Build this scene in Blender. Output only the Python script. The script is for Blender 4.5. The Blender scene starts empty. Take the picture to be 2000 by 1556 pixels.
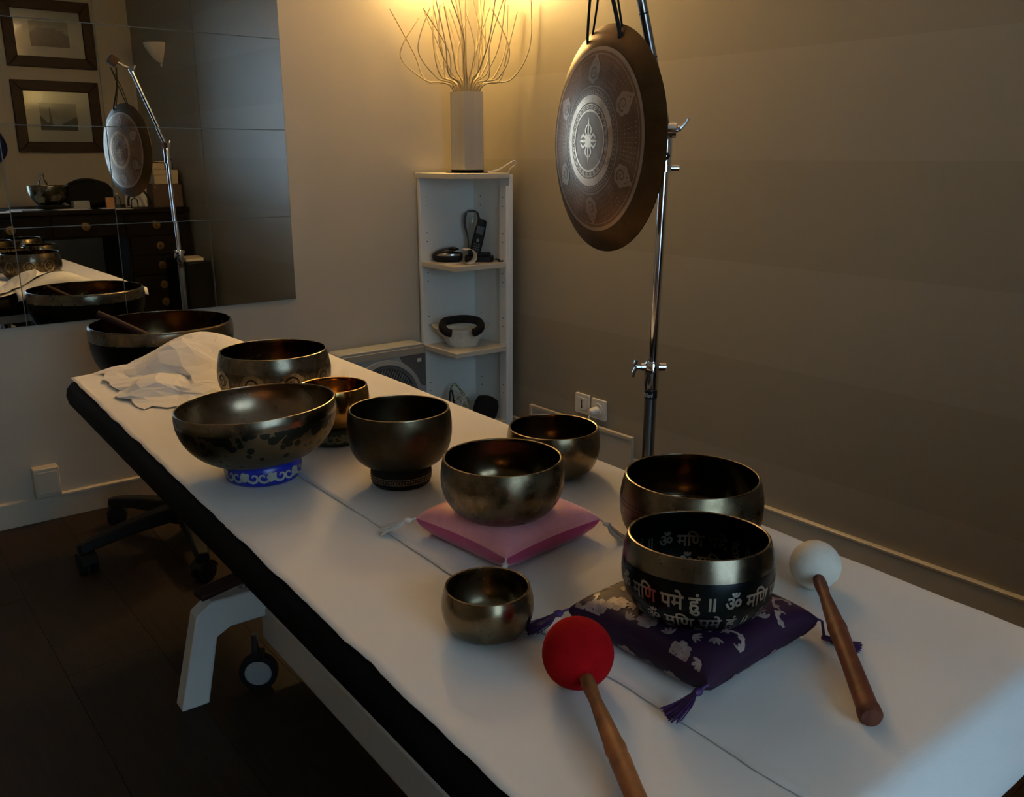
import bpy, bmesh, math, random
import numpy as np
from mathutils import Vector, Matrix, noise
from mathutils.geometry import tessellate_polygon
random.seed(7)
PI = math.pi
S = bpy.context.scene
COL = S.collection

# ------------------------------------------------------------------ camera, light, exposure
CAMP = Vector((-2.256, -3.066, 1.149))
cd = bpy.data.cameras.new('camera'); cam = bpy.data.objects.new('camera', cd); COL.objects.link(cam)
cam.location = CAMP
cam.rotation_euler = (math.radians(90 - 15.286), 0, math.radians(-38.361))
cd.sensor_width = 36; cd.lens = 31.086; cd.clip_start = .02
S.camera = cam
S.view_settings.view_transform = 'Standard'; S.view_settings.look = 'None'
S.view_settings.gamma = 1; S.view_settings.use_curve_mapping = False
S.view_settings.exposure = 0.0
W = bpy.data.worlds.new('overcast_sky'); S.world = W; W.use_nodes = True
bg = W.node_tree.nodes['Background']
bg.inputs[0].default_value = (.52, .77, 1.0, 1); bg.inputs[1].default_value = 5.2
WX0, WX1, WZ0, WZ1 = -2.60, -1.18, .28, 2.22          # window opening in the wall behind the camera
ROOM_X, ROOM_Y, ROOM_Z = -3.7, -4.6, 2.55
pd = bpy.data.lights.new('window_portal_offscreen', 'AREA'); pd.shape = 'RECTANGLE'
pd.size = WX1 - WX0; pd.size_y = WZ1 - WZ0; pd.cycles.is_portal = True
po = bpy.data.objects.new('window_portal_offscreen', pd); COL.objects.link(po)
po.location = ((WX0 + WX1)/2, ROOM_Y - .13, (WZ0 + WZ1)/2); po.rotation_euler = (-PI/2, 0, 0)
LAMP_STRENGTH = 100.0; LAMP_WATT = 45.0

# ------------------------------------------------------------------ materials
MATS = {}
def nt(name):
    m = bpy.data.materials.new(name); m.use_nodes = True
    t = m.node_tree; b = t.nodes['Principled BSDF']; MATS[name] = m
    return m, t, b
def link(t, a, b): t.links.new(a, b)
def ramp(t, stops):
    r = t.nodes.new('ShaderNodeValToRGB'); e = r.color_ramp.elements
    while len(e) < len(stops): e.new(.5)
    for k, (p, c) in enumerate(stops):
        e[k].position = p; e[k].color = (*c, 1) if len(c) == 3 else c
    return r
def coord(t, scale=(1, 1, 1), kind='Object'):
    tc = t.nodes.new('ShaderNodeTexCoord'); mp = t.nodes.new('ShaderNodeMapping')
    mp.inputs['Scale'].default_value = scale; link(t, tc.outputs[kind], mp.inputs[0]); return mp.outputs[0]
def noise_n(t, vec, scale, detail=4, rough=.55, dist=0):
    n = t.nodes.new('ShaderNodeTexNoise'); n.inputs['Scale'].default_value = scale
    n.inputs['Detail'].default_value = detail; n.inputs['Roughness'].default_value = rough
    n.inputs['Distortion'].default_value = dist
    link(t, vec, n.inputs['Vector']); return n.outputs['Fac']
def bump(t, b, h, strength=.2, dist=.002):
    n = t.nodes.new('ShaderNodeBump'); n.inputs['Strength'].default_value = strength
    n.inputs['Distance'].default_value = dist; link(t, h, n.inputs['Height']); link(t, n.outputs[0], b.inputs['Normal'])
def mat(name, c, rough=.6, metal=0, var=.12, scale=14, bmp=0, bscale=120, bdist=.001, spec=.5, coat=0, sheen=0, stretch=(1, 1, 1), aniso=0):
    m, t, b = nt(name)
    v = coord(t, stretch); f = noise_n(t, v, scale)
    lo = tuple(x*(1 - var) for x in c); hi = tuple(min(1, x*(1 + var)) for x in c)
    r = ramp(t, [(.3, lo), (.7, hi)]); link(t, f, r.inputs[0]); link(t, r.outputs[0], b.inputs['Base Color'])
    b.inputs['Roughness'].default_value = rough; b.inputs['Metallic'].default_value = metal
    b.inputs['Specular IOR Level'].default_value = spec
    b.inputs['Coat Weight'].default_value = coat; b.inputs['Sheen Weight'].default_value = sheen
    if bmp: bump(t, b, noise_n(t, v, bscale, 3), bmp, bdist)
    return m
def bronze(name, c1, c2, rough=(.18, .36), scale=16, bmp=.12, hscale=34):
    m, t, b = nt(name); v = coord(t)
    f = noise_n(t, v, scale, 6, .6); r = ramp(t, [(.33, c1), (.66, c2)])
    link(t, f, r.inputs[0]); link(t, r.outputs[0], b.inputs['Base Color'])
    b.inputs['Metallic'].default_value = 1
    g = noise_n(t, v, scale*1.7, 5, .6); rr = ramp(t, [(.3, (rough[0],)*3), (.7, (rough[1],)*3)])
    link(t, g, rr.inputs[0]); link(t, rr.outputs[0], b.inputs['Roughness'])
    if bmp:
        vo = t.nodes.new('ShaderNodeTexVoronoi'); vo.inputs['Scale'].default_value = hscale
        vo.feature = 'SMOOTH_F1'; link(t, v, vo.inputs['Vector'])
        bump(t, b, vo.outputs['Distance'], bmp, .003)
    return m

mat('plaster_cream', (.48, .43, .345), .85, var=.03, scale=3, bmp=.15, bscale=260)
mat('plaster_ceiling', (.78, .76, .72), .9, var=.02, scale=3, bmp=.1, bscale=200)
# striped wall: alternating painted bands 0.305 m high
m, t, b = nt('plaster_striped'); tc = t.nodes.new('ShaderNodeTexCoord'); sx = t.nodes.new('ShaderNodeSeparateXYZ')
link(t, tc.outputs['Object'], sx.inputs[0])
a1 = t.nodes.new('ShaderNodeMath'); a1.operation = 'SUBTRACT'; a1.inputs[1].default_value = .529; link(t, sx.outputs['Z'], a1.inputs[0])
a2 = t.nodes.new('ShaderNodeMath'); a2.operation = 'DIVIDE'; a2.inputs[1].default_value = .61; link(t, a1.outputs[0], a2.inputs[0])
a3 = t.nodes.new('ShaderNodeMath'); a3.operation = 'FLOORED_MODULO'; a3.inputs[1].default_value = 1; link(t, a2.outputs[0], a3.inputs[0])
a4 = t.nodes.new('ShaderNodeMath'); a4.operation = 'GREATER_THAN'; a4.inputs[1].default_value = .5; link(t, a3.outputs[0], a4.inputs[0])
mx = t.nodes.new('ShaderNodeMix'); mx.data_type = 'RGBA'; link(t, a4.outputs[0], mx.inputs['Factor'])
mx.inputs['A'].default_value = (.320, .277, .208, 1); mx.inputs['B'].default_value = (.288, .247, .180, 1)
link(t, mx.outputs['Result'], b.inputs['Base Color']); b.inputs['Roughness'].default_value = .40; b.inputs['Specular IOR Level'].default_value = .65
bump(t, b, noise_n(t, coord(t), 240, 3), .15, .001)

mat('skirting_paint', (.50, .44, .34), .5, var=.05, scale=5)
mat('floor_wood', (.022, .011, .005), .55, spec=.25, var=.3, scale=6, stretch=(14, 1, 1), bmp=.1, bscale=20, bdist=.0006)
mat('floor_gap', (.03, .02, .012), .8)
mat('mirror_glass', (.83, .87, .88), .004, 1, var=.0)
mat('mirror_edge', (.10, .12, .11), .3)
mat('white_melamine', (.84, .84, .79), .45, var=.03, scale=4)
mat('melamine_edge', (.62, .57, .46), .5, var=.05, scale=6)
mat('black_hole', (.01, .01, .01), .9)
mat('steel_brushed', (.60, .60, .60), .46, 1, var=.06, scale=30, stretch=(1, 1, .05))
mat('chrome', (.80, .80, .82), .09, 1, var=.02)
mat('chrome_worn', (.45, .45, .46), .22, 1, var=.1, scale=30)
mat('twig_white', (.46, .38, .23), .6, var=.08, scale=20)
mat('black_plastic', (.008, .008, .009), .5, var=.1, spec=.25)
mat('black_rubber', (.012, .011, .011), .7, var=.1)
mat('black_vinyl', (.007, .006, .006), .7, spec=.06, var=.15, scale=30, bmp=.3, bscale=420, bdist=.0006)
mat('black_fabric', (.006, .006, .007), .95, var=.2, scale=60, bmp=.3, bscale=300)
mat('black_gloss', (.008, .008, .009), .12, var=.0)
mat('white_steel', (.62, .60, .55), .4, var=.04, scale=8)
mat('white_plastic', (.72, .70, .64), .4, var=.02)
mat('grey_plastic', (.30, .31, .31), .5, var=.03)
mat('dark_grey_plastic', (.10, .105, .105), .5, var=.05)
mat('grille_grey', (.17, .18, .18), .5, var=.05)
mat('tan_plastic', (.36, .32, .25), .5, var=.05)
mat('wood_handle', (.27, .10, .032), .55, spec=.3, var=.35, scale=9, stretch=(6, 6, .6), bmp=.1, bscale=60)
mat('wood_handle_red', (.13, .036, .018), .55, spec=.3, var=.35, scale=9, stretch=(6, 6, .6), bmp=.1, bscale=60)
mat('stick_wood', (.026, .010, .006), .6, spec=.2, var=.3, scale=12)
mat('felt_red', (.33, .003, .005), 1.0, var=.12, scale=60, bmp=.8, bscale=500, bdist=.0015, spec=.1)
mat('felt_white', (.74, .68, .57), 1.0, var=.06, scale=40, bmp=.8, bscale=500, bdist=.0015, spec=.1)
mat('thread_silver', (.66, .60, .53), .5, var=.1, sheen=.3)
mat('thread_purple', (.045, .010, .085), .6, var=.2)
mat('silk_pink', (.78, .27, .29), .42, var=.10, scale=30, bmp=.15, bscale=160, sheen=.5)
mat('silk_magenta', (.45, .022, .12), .42, var=.1, scale=30, sheen=.4)
mat('silk_pink_thread', (.78, .40, .44), .3, var=.1)
mat('silk_purple', (.020, .003, .020), .58, spec=.35, var=.3, scale=9, bmp=.1, bscale=300)
mat('brocade_silver', (.27, .19, .17), .4, var=.35, scale=80)
mat('silk_blue', (.008, .022, .30), .28, var=.2, scale=20)
mat('silk_green', (.018, .036, .022), .4, var=.2, scale=20)
mat('brocade_cream', (.30, .30, .26), .4, var=.2, scale=60)
mat('brocade_dull', (.18, .18, .10), .5, var=.2, scale=60)
mat('trim_gold', (.20, .13, .06), .5, var=.3, scale=90)
mat('desk_wood', (.008, .005, .0035), .55, spec=.1, var=.3, scale=5, stretch=(1, 8, 8))
mat('frame_wood', (.034, .013, .007), .5, spec=.25, var=.3, scale=8, stretch=(1, 6, 6))
mat('mat_board', (.44, .42, .37), .9, var=.02)
mat('print_grey', (.22, .215, .19), .9, var=.2, scale=8)
mat('print_dark', (.055, .053, .046), .9, var=.4, scale=40)
mat('brass_old', (.16, .10, .045), .45, 1, var=.3, scale=60)
mat('card_cream', (.58, .46, .30), .8, var=.06)
mat('card_brown', (.10, .058, .035), .7, var=.15)
mat('cardboard_orange', (.50, .25, .11), .8, var=.08)
mat('navy_cloth', (.008, .012, .06), .9, var=.2)
mat('paper_white', (.78, .76, .72), .9, var=.03, scale=20)
mat('basket_white', (.70, .68, .58), .85, var=.10, scale=50, bmp=.7, bscale=90, bdist=.004)
mat('plaster_shade', (.70, .62, .50), .6, var=.04)
mat('cable_white', (.70, .68, .62), .5, var=.03)
mat('cable_green', (.20, .28, .03), .5, var=.03)
# examination paper: thin, lets a little of what lies below show through
m, t, b = nt('exam_paper'); v = coord(t); b.inputs['Base Color'].default_value = (.86, .83, .79, 1)
b.inputs['Roughness'].default_value = .95; b.inputs['Alpha'].default_value = .88; b.inputs['Specular IOR Level'].default_value = .15
bump(t, b, noise_n(t, v, 900, 2), .25, .0008)
# clear plastic / window and picture glass
def clear(name, tint=(.9, .95, .95), refl=.10, rough=.03):
    m = bpy.data.materials.new(name); m.use_nodes = True; t = m.node_tree; MATS[name] = m
    t.nodes.remove(t.nodes['Principled BSDF']); out = t.nodes['Material Output']
    tr = t.nodes.new('ShaderNodeBsdfTransparent'); tr.inputs[0].default_value = (*tint, 1)
    gl = t.nodes.new('ShaderNodeBsdfGlossy'); gl.inputs['Roughness'].default_value = rough
    fr = t.nodes.new('ShaderNodeFresnel'); fr.inputs[0].default_value = 1.45
    ad = t.nodes.new('ShaderNodeMath'); ad.operation = 'ADD'; ad.inputs[1].default_value = refl*.3; ad.use_clamp = True
    link(t, fr.outputs[0], ad.inputs[0])
    mxs = t.nodes.new('ShaderNodeMixShader'); link(t, ad.outputs[0], mxs.inputs[0]); link(t, tr.outputs[0], mxs.inputs[1]); link(t, gl.outputs[0], mxs.inputs[2])
    link(t, mxs.outputs[0], out.inputs[0]); return m
clear('glass_pane', (.97, .99, 1.0), .05); clear('clear_plastic', (.90, .92, .92), .12, .15)
# glowing frosted shade of the corner lamp
m, t, b = nt('lamp_shade_lit'); b.inputs['Base Color'].default_value = (.9, .8, .6, 1)
b.inputs['Emission Color'].default_value = (1, .66, .22, 1); b.inputs['Emission Strength'].default_value = LAMP_STRENGTH
# bronzes
bronze('bronze_old', (.085, .062, .034), (.25, .195, .12), (.20, .42), 22)
bronze('bronze_brown', (.045, .034, .020), (.095, .070, .040), (.30, .5), 18)
bronze('bronze_light', (.17, .130, .075), (.29, .23, .14), (.16, .34), 14, .08)
bronze('bronze_gold', (.30, .17, .05), (.42, .25, .085), (.10, .2), 8, .03)
bronze('bronze_rim', (.13, .105, .070), (.24, .195, .135), (.18, .32), 18, .05)
bronze('bronze_inner', (.085, .060, .032), (.19, .132, .072), (.13, .28), 16, .10)
bronze('bronze_amber', (.10, .062, .028), (.17, .108, .050), (.16, .30), 12, .12)
bronze('bronze_worn', (.20, .138, .083), (.31, .22, .14), (.20, .34), 9, .08)
bronze('black_lacquer', (.008, .008, .008), (.014, .013, .012), (.28, .45), 8, .03)
bronze('engrave_black', (.010, .012, .013), (.022, .024, .024), (.22, .38), 8, .03)
bronze('engrave_dark', (.035, .024, .014), (.06, .04, .024), (.4, .55), 40, .0)
bronze('engrave_light', (.20, .155, .095), (.30, .24, .15), (.22, .34), 14, .03)
bronze('script_metal', (.34, .31, .25), (.46, .42, .35), (.26, .38), 10, 0)
bronze('engrave_mid', (.075, .056, .034), (.15, .115, .07), (.25, .42), 60, 0)
bronze('gong_dark', (.24, .135, .082), (.40, .235, .148), (.28, .42), 13, .10, 14)
bronze('gong_rim', (.085, .052, .025), (.14, .085, .042), (.36, .5), 12, .12, 26)
bronze('gong_light', (.48, .35, .26), (.62, .47, .36), (.26, .40), 12, .05, 18)
bronze('gong_copper', (.75, .46, .28), (.90, .58, .38), (.22, .34), 10, .04, 18)
# patinated bowl: dark spots crowding below the rim
m, t, b = nt('bronze_patina'); v = coord(t); b.inputs['Metallic'].default_value = 1
vo = t.nodes.new('ShaderNodeTexVoronoi'); vo.inputs['Scale'].default_value = 62; link(t, v, vo.inputs['Vector'])
n1 = noise_n(t, v, 38, 4, .6)
sx = t.nodes.new('ShaderNodeSeparateXYZ'); link(t, v, sx.inputs[0])
zr = t.nodes.new('ShaderNodeMapRange'); zr.inputs['From Min'].default_value = .035; zr.inputs['From Max'].default_value = .072
zr.inputs['To Min'].default_value = .26; zr.inputs['To Max'].default_value = .72; link(t, sx.outputs['Z'], zr.inputs['Value'])
md = t.nodes.new('ShaderNodeMath'); md.operation = 'MULTIPLY'; link(t, vo.outputs['Distance'], md.inputs[0]); link(t, n1, md.inputs[1])
m2 = t.nodes.new('ShaderNodeMath'); m2.operation = 'MULTIPLY'; m2.inputs[1].default_value = 2.0; link(t, md.outputs[0], m2.inputs[0])
lt = t.nodes.new('ShaderNodeMath'); lt.operation = 'SUBTRACT'; link(t, zr.outputs[0], lt.inputs[0]); link(t, m2.outputs[0], lt.inputs[1])
rp = ramp(t, [(.0, (.150, .112, .062)), (.06, (.030, .032, .024))]); link(t, lt.outputs[0], rp.inputs[0])
link(t, rp.outputs[0], b.inputs['Base Color']); b.inputs['Roughness'].default_value = .42
bump(t, b, vo.outputs['Distance'], .15, .003)

# ------------------------------------------------------------------ mesh helpers
class MB:
    def __init__(s): s.v = []; s.f = []; s.m = []
    def add(s, vs, fs, mi=0):
        o = len(s.v); s.v += [tuple(p) for p in vs]
        for f in fs: s.f.append(tuple(i + o for i in f)); s.m.append(mi)
        return s
    def box(s, x0, x1, y0, y1, z0, z1, mi=0, M=None):
        vs = [Vector((x, y, z)) for z in (z0, z1) for y in (y0, y1) for x in (x0, x1)]
        if M: vs = [M @ p for p in vs]
        return s.add(vs, [(0, 2, 3, 1), (4, 5, 7, 6), (0, 1, 5, 4), (2, 6, 7, 3), (0, 4, 6, 2), (1, 3, 7, 5)], mi)
    def lathe(s, prof, n=48, mi=0, M=None, a0=0, a1=2*PI):
        full = abs(a1 - a0 - 2*PI) < 1e-6; k = n if full else n + 1
        o = len(s.v)
        for (r, z) in prof:
            for i in range(k):
                a = a0 + (a1 - a0)*i/n; p = Vector((r*math.cos(a), r*math.sin(a), z)); s.v.append(tuple(M @ p if M else p))
        for j in range(len(prof) - 1):
            mm = mi[j] if isinstance(mi, (list, tuple)) else mi
            for i in range(n):
                i2 = (i + 1) % k
                s.f.append((o + j*k + i, o + j*k + i2, o + (j + 1)*k + i2, o + (j + 1)*k + i)); s.m.append(mm)
        return s
    def tube(s, pts, r, n=8, mi=0, cap=True):
        pts = [Vector(p) for p in pts]; o = len(s.v); N = len(pts); u = None
        for i, p in enumerate(pts):
            d = (pts[min(i + 1, N - 1)] - pts[max(i - 1, 0)]).normalized()
            if u is None:
                u = d.orthogonal().normalized()
            else:
                u = (u - d*u.dot(d)); u = u.normalized() if u.length > 1e-6 else d.orthogonal().normalized()
            w = d.cross(u); rr = r[i] if isinstance(r, (list, tuple)) else r
            for k in range(n):
                a = 2*PI*k/n; s.v.append(tuple(p + (u*math.cos(a) + w*math.sin(a))*rr))
        for i in range(N - 1):
            for k in range(n):
                k2 = (k + 1) % n; s.f.append((o + i*n + k, o + i*n + k2, o + (i + 1)*n + k2, o + (i + 1)*n + k)); s.m.append(mi)
        if cap:
            s.f.append(tuple(o + k for k in reversed(range(n)))); s.m.append(mi)
            s.f.append(tuple(o + (N - 1)*n + k for k in range(n))); s.m.append(mi)
        return s
    def prism(s, poly, h0, h1, M=None, mi=0):
        n = len(poly); vs = [Vector((x, y, h0)) for x, y in poly] + [Vector((x, y, h1)) for x, y in poly]
        if M: vs = [M @ p for p in vs]
        fs = [tuple(reversed(range(n))), tuple(range(n, 2*n))] + [(i, (i + 1) % n, n + (i + 1) % n, n + i) for i in range(n)]
        return s.add(vs, fs, mi)
    def grid(s, fn, nu, nv, mi=0, wrap=False):
        o = len(s.v)
        for j in range(nv + 1):
            for i in range(nu + 1): s.v.append(tuple(fn(i/nu, j/nv)))
        for j in range(nv):
            for i in range(nu):
                a = o + j*(nu + 1) + i; s.f.append((a, a + 1, a + nu + 2, a + nu + 1)); s.m.append(mi)
        return s
    def build(s, name, mats, parent=None, smooth=True, ang=35, bevel=0, loc=None, rot=None, seg=2):
        me = bpy.data.meshes.new(name); me.from_pydata(s.v, [], s.f)
        for k in (mats if isinstance(mats, (list, tuple)) else [mats]): me.materials.append(MATS[k])
        me.polygons.foreach_set('material_index', s.m)
        bm = bmesh.new(); bm.from_mesh(me); bmesh.ops.remove_doubles(bm, verts=bm.verts, dist=1e-5)
        bmesh.ops.recalc_face_normals(bm, faces=bm.faces); bm.to_mesh(me); bm.free()
        if smooth:
            me.polygons.foreach_set('use_smooth', [True]*len(me.polygons)); me.set_sharp_from_angle(angle=math.radians(ang))
        o = bpy.data.objects.new(name, me); COL.objects.link(o)
        if bevel:
            bv = o.modifiers.new('bevel', 'BEVEL'); bv.width = bevel; bv.segments = seg; bv.limit_method = 'ANGLE'; bv.angle_limit = math.radians(40)
        if parent: o.parent = parent
        if loc is not None: o.location = loc
        if rot is not None: o.rotation_euler = rot
        return o
def tag(o, label, cat, group=None):
    o['label'] = label; o['category'] = cat
    if group: o['group'] = group
    return o
def thing(name, label, cat, loc=(0, 0, 0), rot=(0, 0, 0), group=None):
    o = bpy.data.objects.new(name, None); COL.objects.link(o); o.empty_display_size = .05
    o.location = loc; o.rotation_euler = rot
    return tag(o, label, cat, group)
def struct(o): o['kind'] = 'structure'; return o
def box(name, mt, x0, x1, y0, y1, z0, z1, parent=None, bevel=0, **k):
    return MB().box(x0, x1, y0, y1, z0, z1).build(name, mt, parent, bevel=bevel, **k)
def shared(name, src, parent=None, loc=None, rot=None):
    o = bpy.data.objects.new(name, src.data); COL.objects.link(o)
    for md_ in src.modifiers:
        if md_.type == 'BEVEL':
            b_ = o.modifiers.new('bevel', 'BEVEL'); b_.width = md_.width; b_.segments = md_.segments; b_.limit_method = 'ANGLE'; b_.angle_limit = md_.angle_limit
    if parent: o.parent = parent
    if loc is not None: o.location = loc
    if rot is not None: o.rotation_euler = rot
    return o
def spline(pts, n=6):
    pts = [Vector(p) for p in pts]; out = []
    for i in range(len(pts) - 1):
        p0 = pts[max(i - 1, 0)]; p1 = pts[i]; p2 = pts[i + 1]; p3 = pts[min(i + 2, len(pts) - 1)]
        for k in range(n):
            t_ = k/n; out.append(.5*((2*p1) + (p2 - p0)*t_ + (2*p0 - 5*p1 + 4*p2 - p3)*t_*t_ + (3*p1 - p0 - 3*p2 + p3)*t_**3))
    out.append(pts[-1]); return out
def ribbon2d(pts, w):
    """2D strip (verts, quads) of width w (scalar or list) along pts"""
    vs = []; fs = []; N = len(pts)
    for i, (x, y) in enumerate(pts):
        a = pts[max(i - 1, 0)]; b_ = pts[min(i + 1, N - 1)]; dx, dy = b_[0] - a[0], b_[1] - a[1]; L = math.hypot(dx, dy) or 1
        ww = (w[i] if isinstance(w, (list, tuple)) else w)/2
        vs += [(x - dy/L*ww, y + dx/L*ww), (x + dy/L*ww, y - dx/L*ww)]
    for i in range(N - 1): fs.append((2*i, 2*i + 1, 2*i + 3, 2*i + 2))
    return vs, fs
def poly2d(pts):
    """fan polygon from its centroid (star-shaped outlines)"""
    cx_ = sum(p[0] for p in pts)/len(pts); cy_ = sum(p[1] for p in pts)/len(pts)
    vs = list(pts) + [(cx_, cy_)]; n = len(pts)
    return vs, [(i, (i + 1) % n, n) for i in range(n)]
def spiral(cx_, cy_, r0, r1, turns, ph=0, n=40, sg=1):
    return [(cx_ + (r0 + (r1 - r0)*i/n)*math.cos(ph + sg*2*PI*turns*i/n), cy_ + (r0 + (r1 - r0)*i/n)*math.sin(ph + sg*2*PI*turns*i/n)) for i in range(n + 1)]
def lobes(cx_, cy_, r, k, amp, n=48, ph=0, sx_=1, sy_=1):
    return [(cx_ + sx_*r*(1 + amp*abs(math.sin(k*a/2)))*math.cos(a + ph), cy_ + sy_*r*(1 + amp*abs(math.sin(k*a/2)))*math.sin(a + ph)) for a in [2*PI*i/n for i in range(n)]]

# ------------------------------------------------------------------ room shell
fl = struct(MB().box(ROOM_X - .1, .1, ROOM_Y - .25, .1, -.10, -.012).build('floor', 'floor_gap'))
PW, PL = .205, 1.30
xs = -1.946; cols = []
while xs > ROOM_X: xs -= PW
k = 0; proto = None
x = xs
while x < 0:
    y = ROOM_Y - (k*.47) % PL
    while y < 0:
        x0, x1 = max(x, ROOM_X), min(x + PW, 0); y0, y1 = max(y, ROOM_Y), min(y + PL, 0)
        if x1 - x0 > .01 and y1 - y0 > .01:
            w, l = x1 - x0, y1 - y0
            if proto is not None and abs(w - PW) < 1e-4 and abs(l - PL) < 1e-4:
                shared('plank', proto, fl, (x0, y0, 0))
            else:
                q = MB().box(.0006, w - .0006, .0006, l - .0006, -.0118, 0).build('plank', 'floor_wood', fl, loc=(x0, y0, 0))
                if abs(w - PW) < 1e-4 and abs(l - PL) < 1e-4: proto = q
        y += PL
    x += PW; k += 1
struct(box('ceiling', 'plaster_ceiling', ROOM_X - .1, .1, ROOM_Y - .25, .1, ROOM_Z, ROOM_Z + .1))
struct(box('wall_back', 'plaster_cream', ROOM_X - .1, .1, 0, .1, -.012, ROOM_Z))
struct(box('wall_right', 'plaster_striped', 0, .1, ROOM_Y - .25, 0, -.012, ROOM_Z))
struct(box('wall_left', 'plaster_cream', ROOM_X - .1, ROOM_X, ROOM_Y - .25, 0, -.012, ROOM_Z))
wf = MB(); ya, yb = ROOM_Y - .2, ROOM_Y
wf.box(ROOM_X, WX0, ya, yb, -.012, ROOM_Z); wf.box(WX1, 0, ya, yb, -.012, ROOM_Z)
wf.box(WX0, WX1, ya, yb, -.012, WZ0); wf.box(WX0, WX1, ya, yb, WZ1, ROOM_Z)
struct(wf.build('wall_front', 'plaster_cream'))
def baseboard(name, a, b_, nrm):
    """skirting with a rounded lip, from a to b along the wall, nrm points into the room"""
    prof = [(0, 0), (.013, 0), (.013, .068), (.011, .073), (.016, .075), (.016, .081), (.012, .0836), (0, .0836)]
    mb = MB(); n = len(prof); a, b_, nrm = Vector(a), Vector(b_), Vector(nrm)
    vs = [p + nrm*d + Vector((0, 0, h)) for p in (a, b_) for d, h in prof]
    mb.add(vs, [(i, (i + 1) % n, n + (i + 1) % n, n + i) for i in range(n)] + [tuple(range(n)), tuple(range(2*n - 1, n - 1, -1))])
    return struct(mb.build(name, 'skirting_paint', smooth=False))
baseboard('baseboard_back', (ROOM_X, 0, 0), (0, 0, 0), (0, -1, 0))
baseboard('baseboard_right', (0, -.0165, 0), (0, ROOM_Y, 0), (-1, 0, 0))
baseboard('baseboard_left', (ROOM_X, -.0165, 0), (ROOM_X, ROOM_Y, 0), (1, 0, 0))
baseboard('baseboard_front', (ROOM_X + .0165, ROOM_Y, 0), (-.0165, ROOM_Y, 0), (0, 1, 0))
# window behind the camera, two casements of three panes
wn = bpy.data.objects.new('window_1', None); COL.objects.link(wn); wn['kind'] = 'structure'; wn.location = ((WX0 + WX1)/2, ROOM_Y - .10, WZ0)
WW, WH = WX1 - WX0, WZ1 - WZ0
fr = MB()
for s_ in (-1, 1): fr.box(*sorted((s_*WW/2, s_*(WW/2 - .05))), -.03, .03, 0, WH)
fr.box(-WW/2 + .05, WW/2 - .05, -.03, .03, 0, .05); fr.box(-WW/2 + .05, WW/2 - .05, -.03, .03, WH - .05, WH); fr.box(-.04, .04, -.03, .03, .05, WH - .05)
fr.build('window_frame', 'white_plastic', wn, bevel=.003)
ph = (WH - .10)/3
for s_ in (-1, 1):
    x0, x1 = (.04, WW/2 - .05) if s_ > 0 else (-WW/2 + .05, -.04)
    for j in range(3):
        z0 = .05 + j*ph
        if j: MB().box(x0, x1, -.012, .012, z0 - .012, z0 + .012).build('glazing_bar', 'white_plastic', wn)
        MB().box(x0, x1, -.002, .002, z0 + (.012 if j else 0), z0 + ph - (.012 if j < 2 else 0)).build('pane', 'glass_pane', wn, smooth=False)
MB().box(-WW/2 - .05, WW/2 + .05, .0, .16, -.03, 0).build('window_sill', 'white_plastic', wn, bevel=.004)

# ------------------------------------------------------------------ mirror made of square tiles
mir = thing('tiled_mirror', 'frameless wall mirror made of square mirror tiles', 'mirror', (-.856, 0, .640))
TS = .30
for i in range(6):
    for j in range(5):
        tb = MB(); g = .0006
        tb.box(g, TS - g, -.004, -.0002, g, TS - g, 1)
        tb.add([(g + .0008, -.0041, g + .0008), (TS - g - .0008, -.0041, g + .0008), (TS - g - .0008, -.0041, TS - g - .0008), (g + .0008, -.0041, TS - g - .0008)], [(0, 1, 2, 3)], 0)
        rx = random.uniform(-1, 1)*.0009; rz = random.uniform(-1, 1)*.0009
        tb.build('mirror_tile', ['mirror_glass', 'mirror_edge'], mir, smooth=False, loc=(-(i + 1)*TS, -.0006, j*TS), rot=(rx, 0, rz))

# ------------------------------------------------------------------ treatment table
TZ = .627                                   # top of the cushion
TXL, TXR, TYF, TYN = -1.852, -1.215, -.745, -2.745
tbl = thing('treatment_table', 'long treatment table with black vinyl top and white steel undercarriage', 'table', (-1.5335, -1.75, 0))
tbl.rotation_euler = (0, 0, math.radians(-1.7))
def rrect(x0, x1, y0, y1, r, n=8):
    out = []
    for cx_, cy_, a in ((x1 - r, y1 - r, 0), (x0 + r, y1 - r, PI/2), (x0 + r, y0 + r, PI), (x1 - r, y0 + r, 1.5*PI)):
        out += [(cx_ + r*math.cos(a + PI/2*i/n), cy_ + r*math.sin(a + PI/2*i/n)) for i in range(n + 1)]
    return out
def slab(poly_fn, z0, z1, er, n=6):
    """cushion with rounded edges: stacked inset outlines"""
    mb = MB(); rings = []
    for i in range(n + 1):
        a = -PI/2 + PI*i/n; rings.append(((1 - math.cos(a))*er, (z0 + z1)/2 + (z1 - z0)/2*math.sin(a)))
    outs = [poly_fn(d) for d, z in rings]; k = len(outs[0])
    for o_, (d, z) in zip(outs, rings): mb.v += [(px, py, z) for px, py in o_]
    for j in range(n):
        for i in range(k): mb.f.append((j*k + i, j*k + (i + 1) % k, (j + 1)*k + (i + 1) % k, (j + 1)*k + i)); mb.m.append(0)
    mb.f.append(tuple(reversed(range(k)))); mb.m.append(0); mb.f.append(tuple(n*k + i for i in range(k))); mb.m.append(0)
    return mb
hw, hl = (TXR - TXL)/2, (TYF - TYN)/2
slab(lambda d: rrect(-hw + d, hw - d, -hl + d, hl - d, .06), TZ - .066, TZ, .022).build('padded_top', 'black_vinyl', tbl, ang=60)
top_f = MB()
for s_ in (-1, 1): top_f.box(*sorted((s_*(hw - .06), s_*(hw - .10))), -hl + .08, hl - .08, TZ - .106, TZ - .066)
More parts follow.
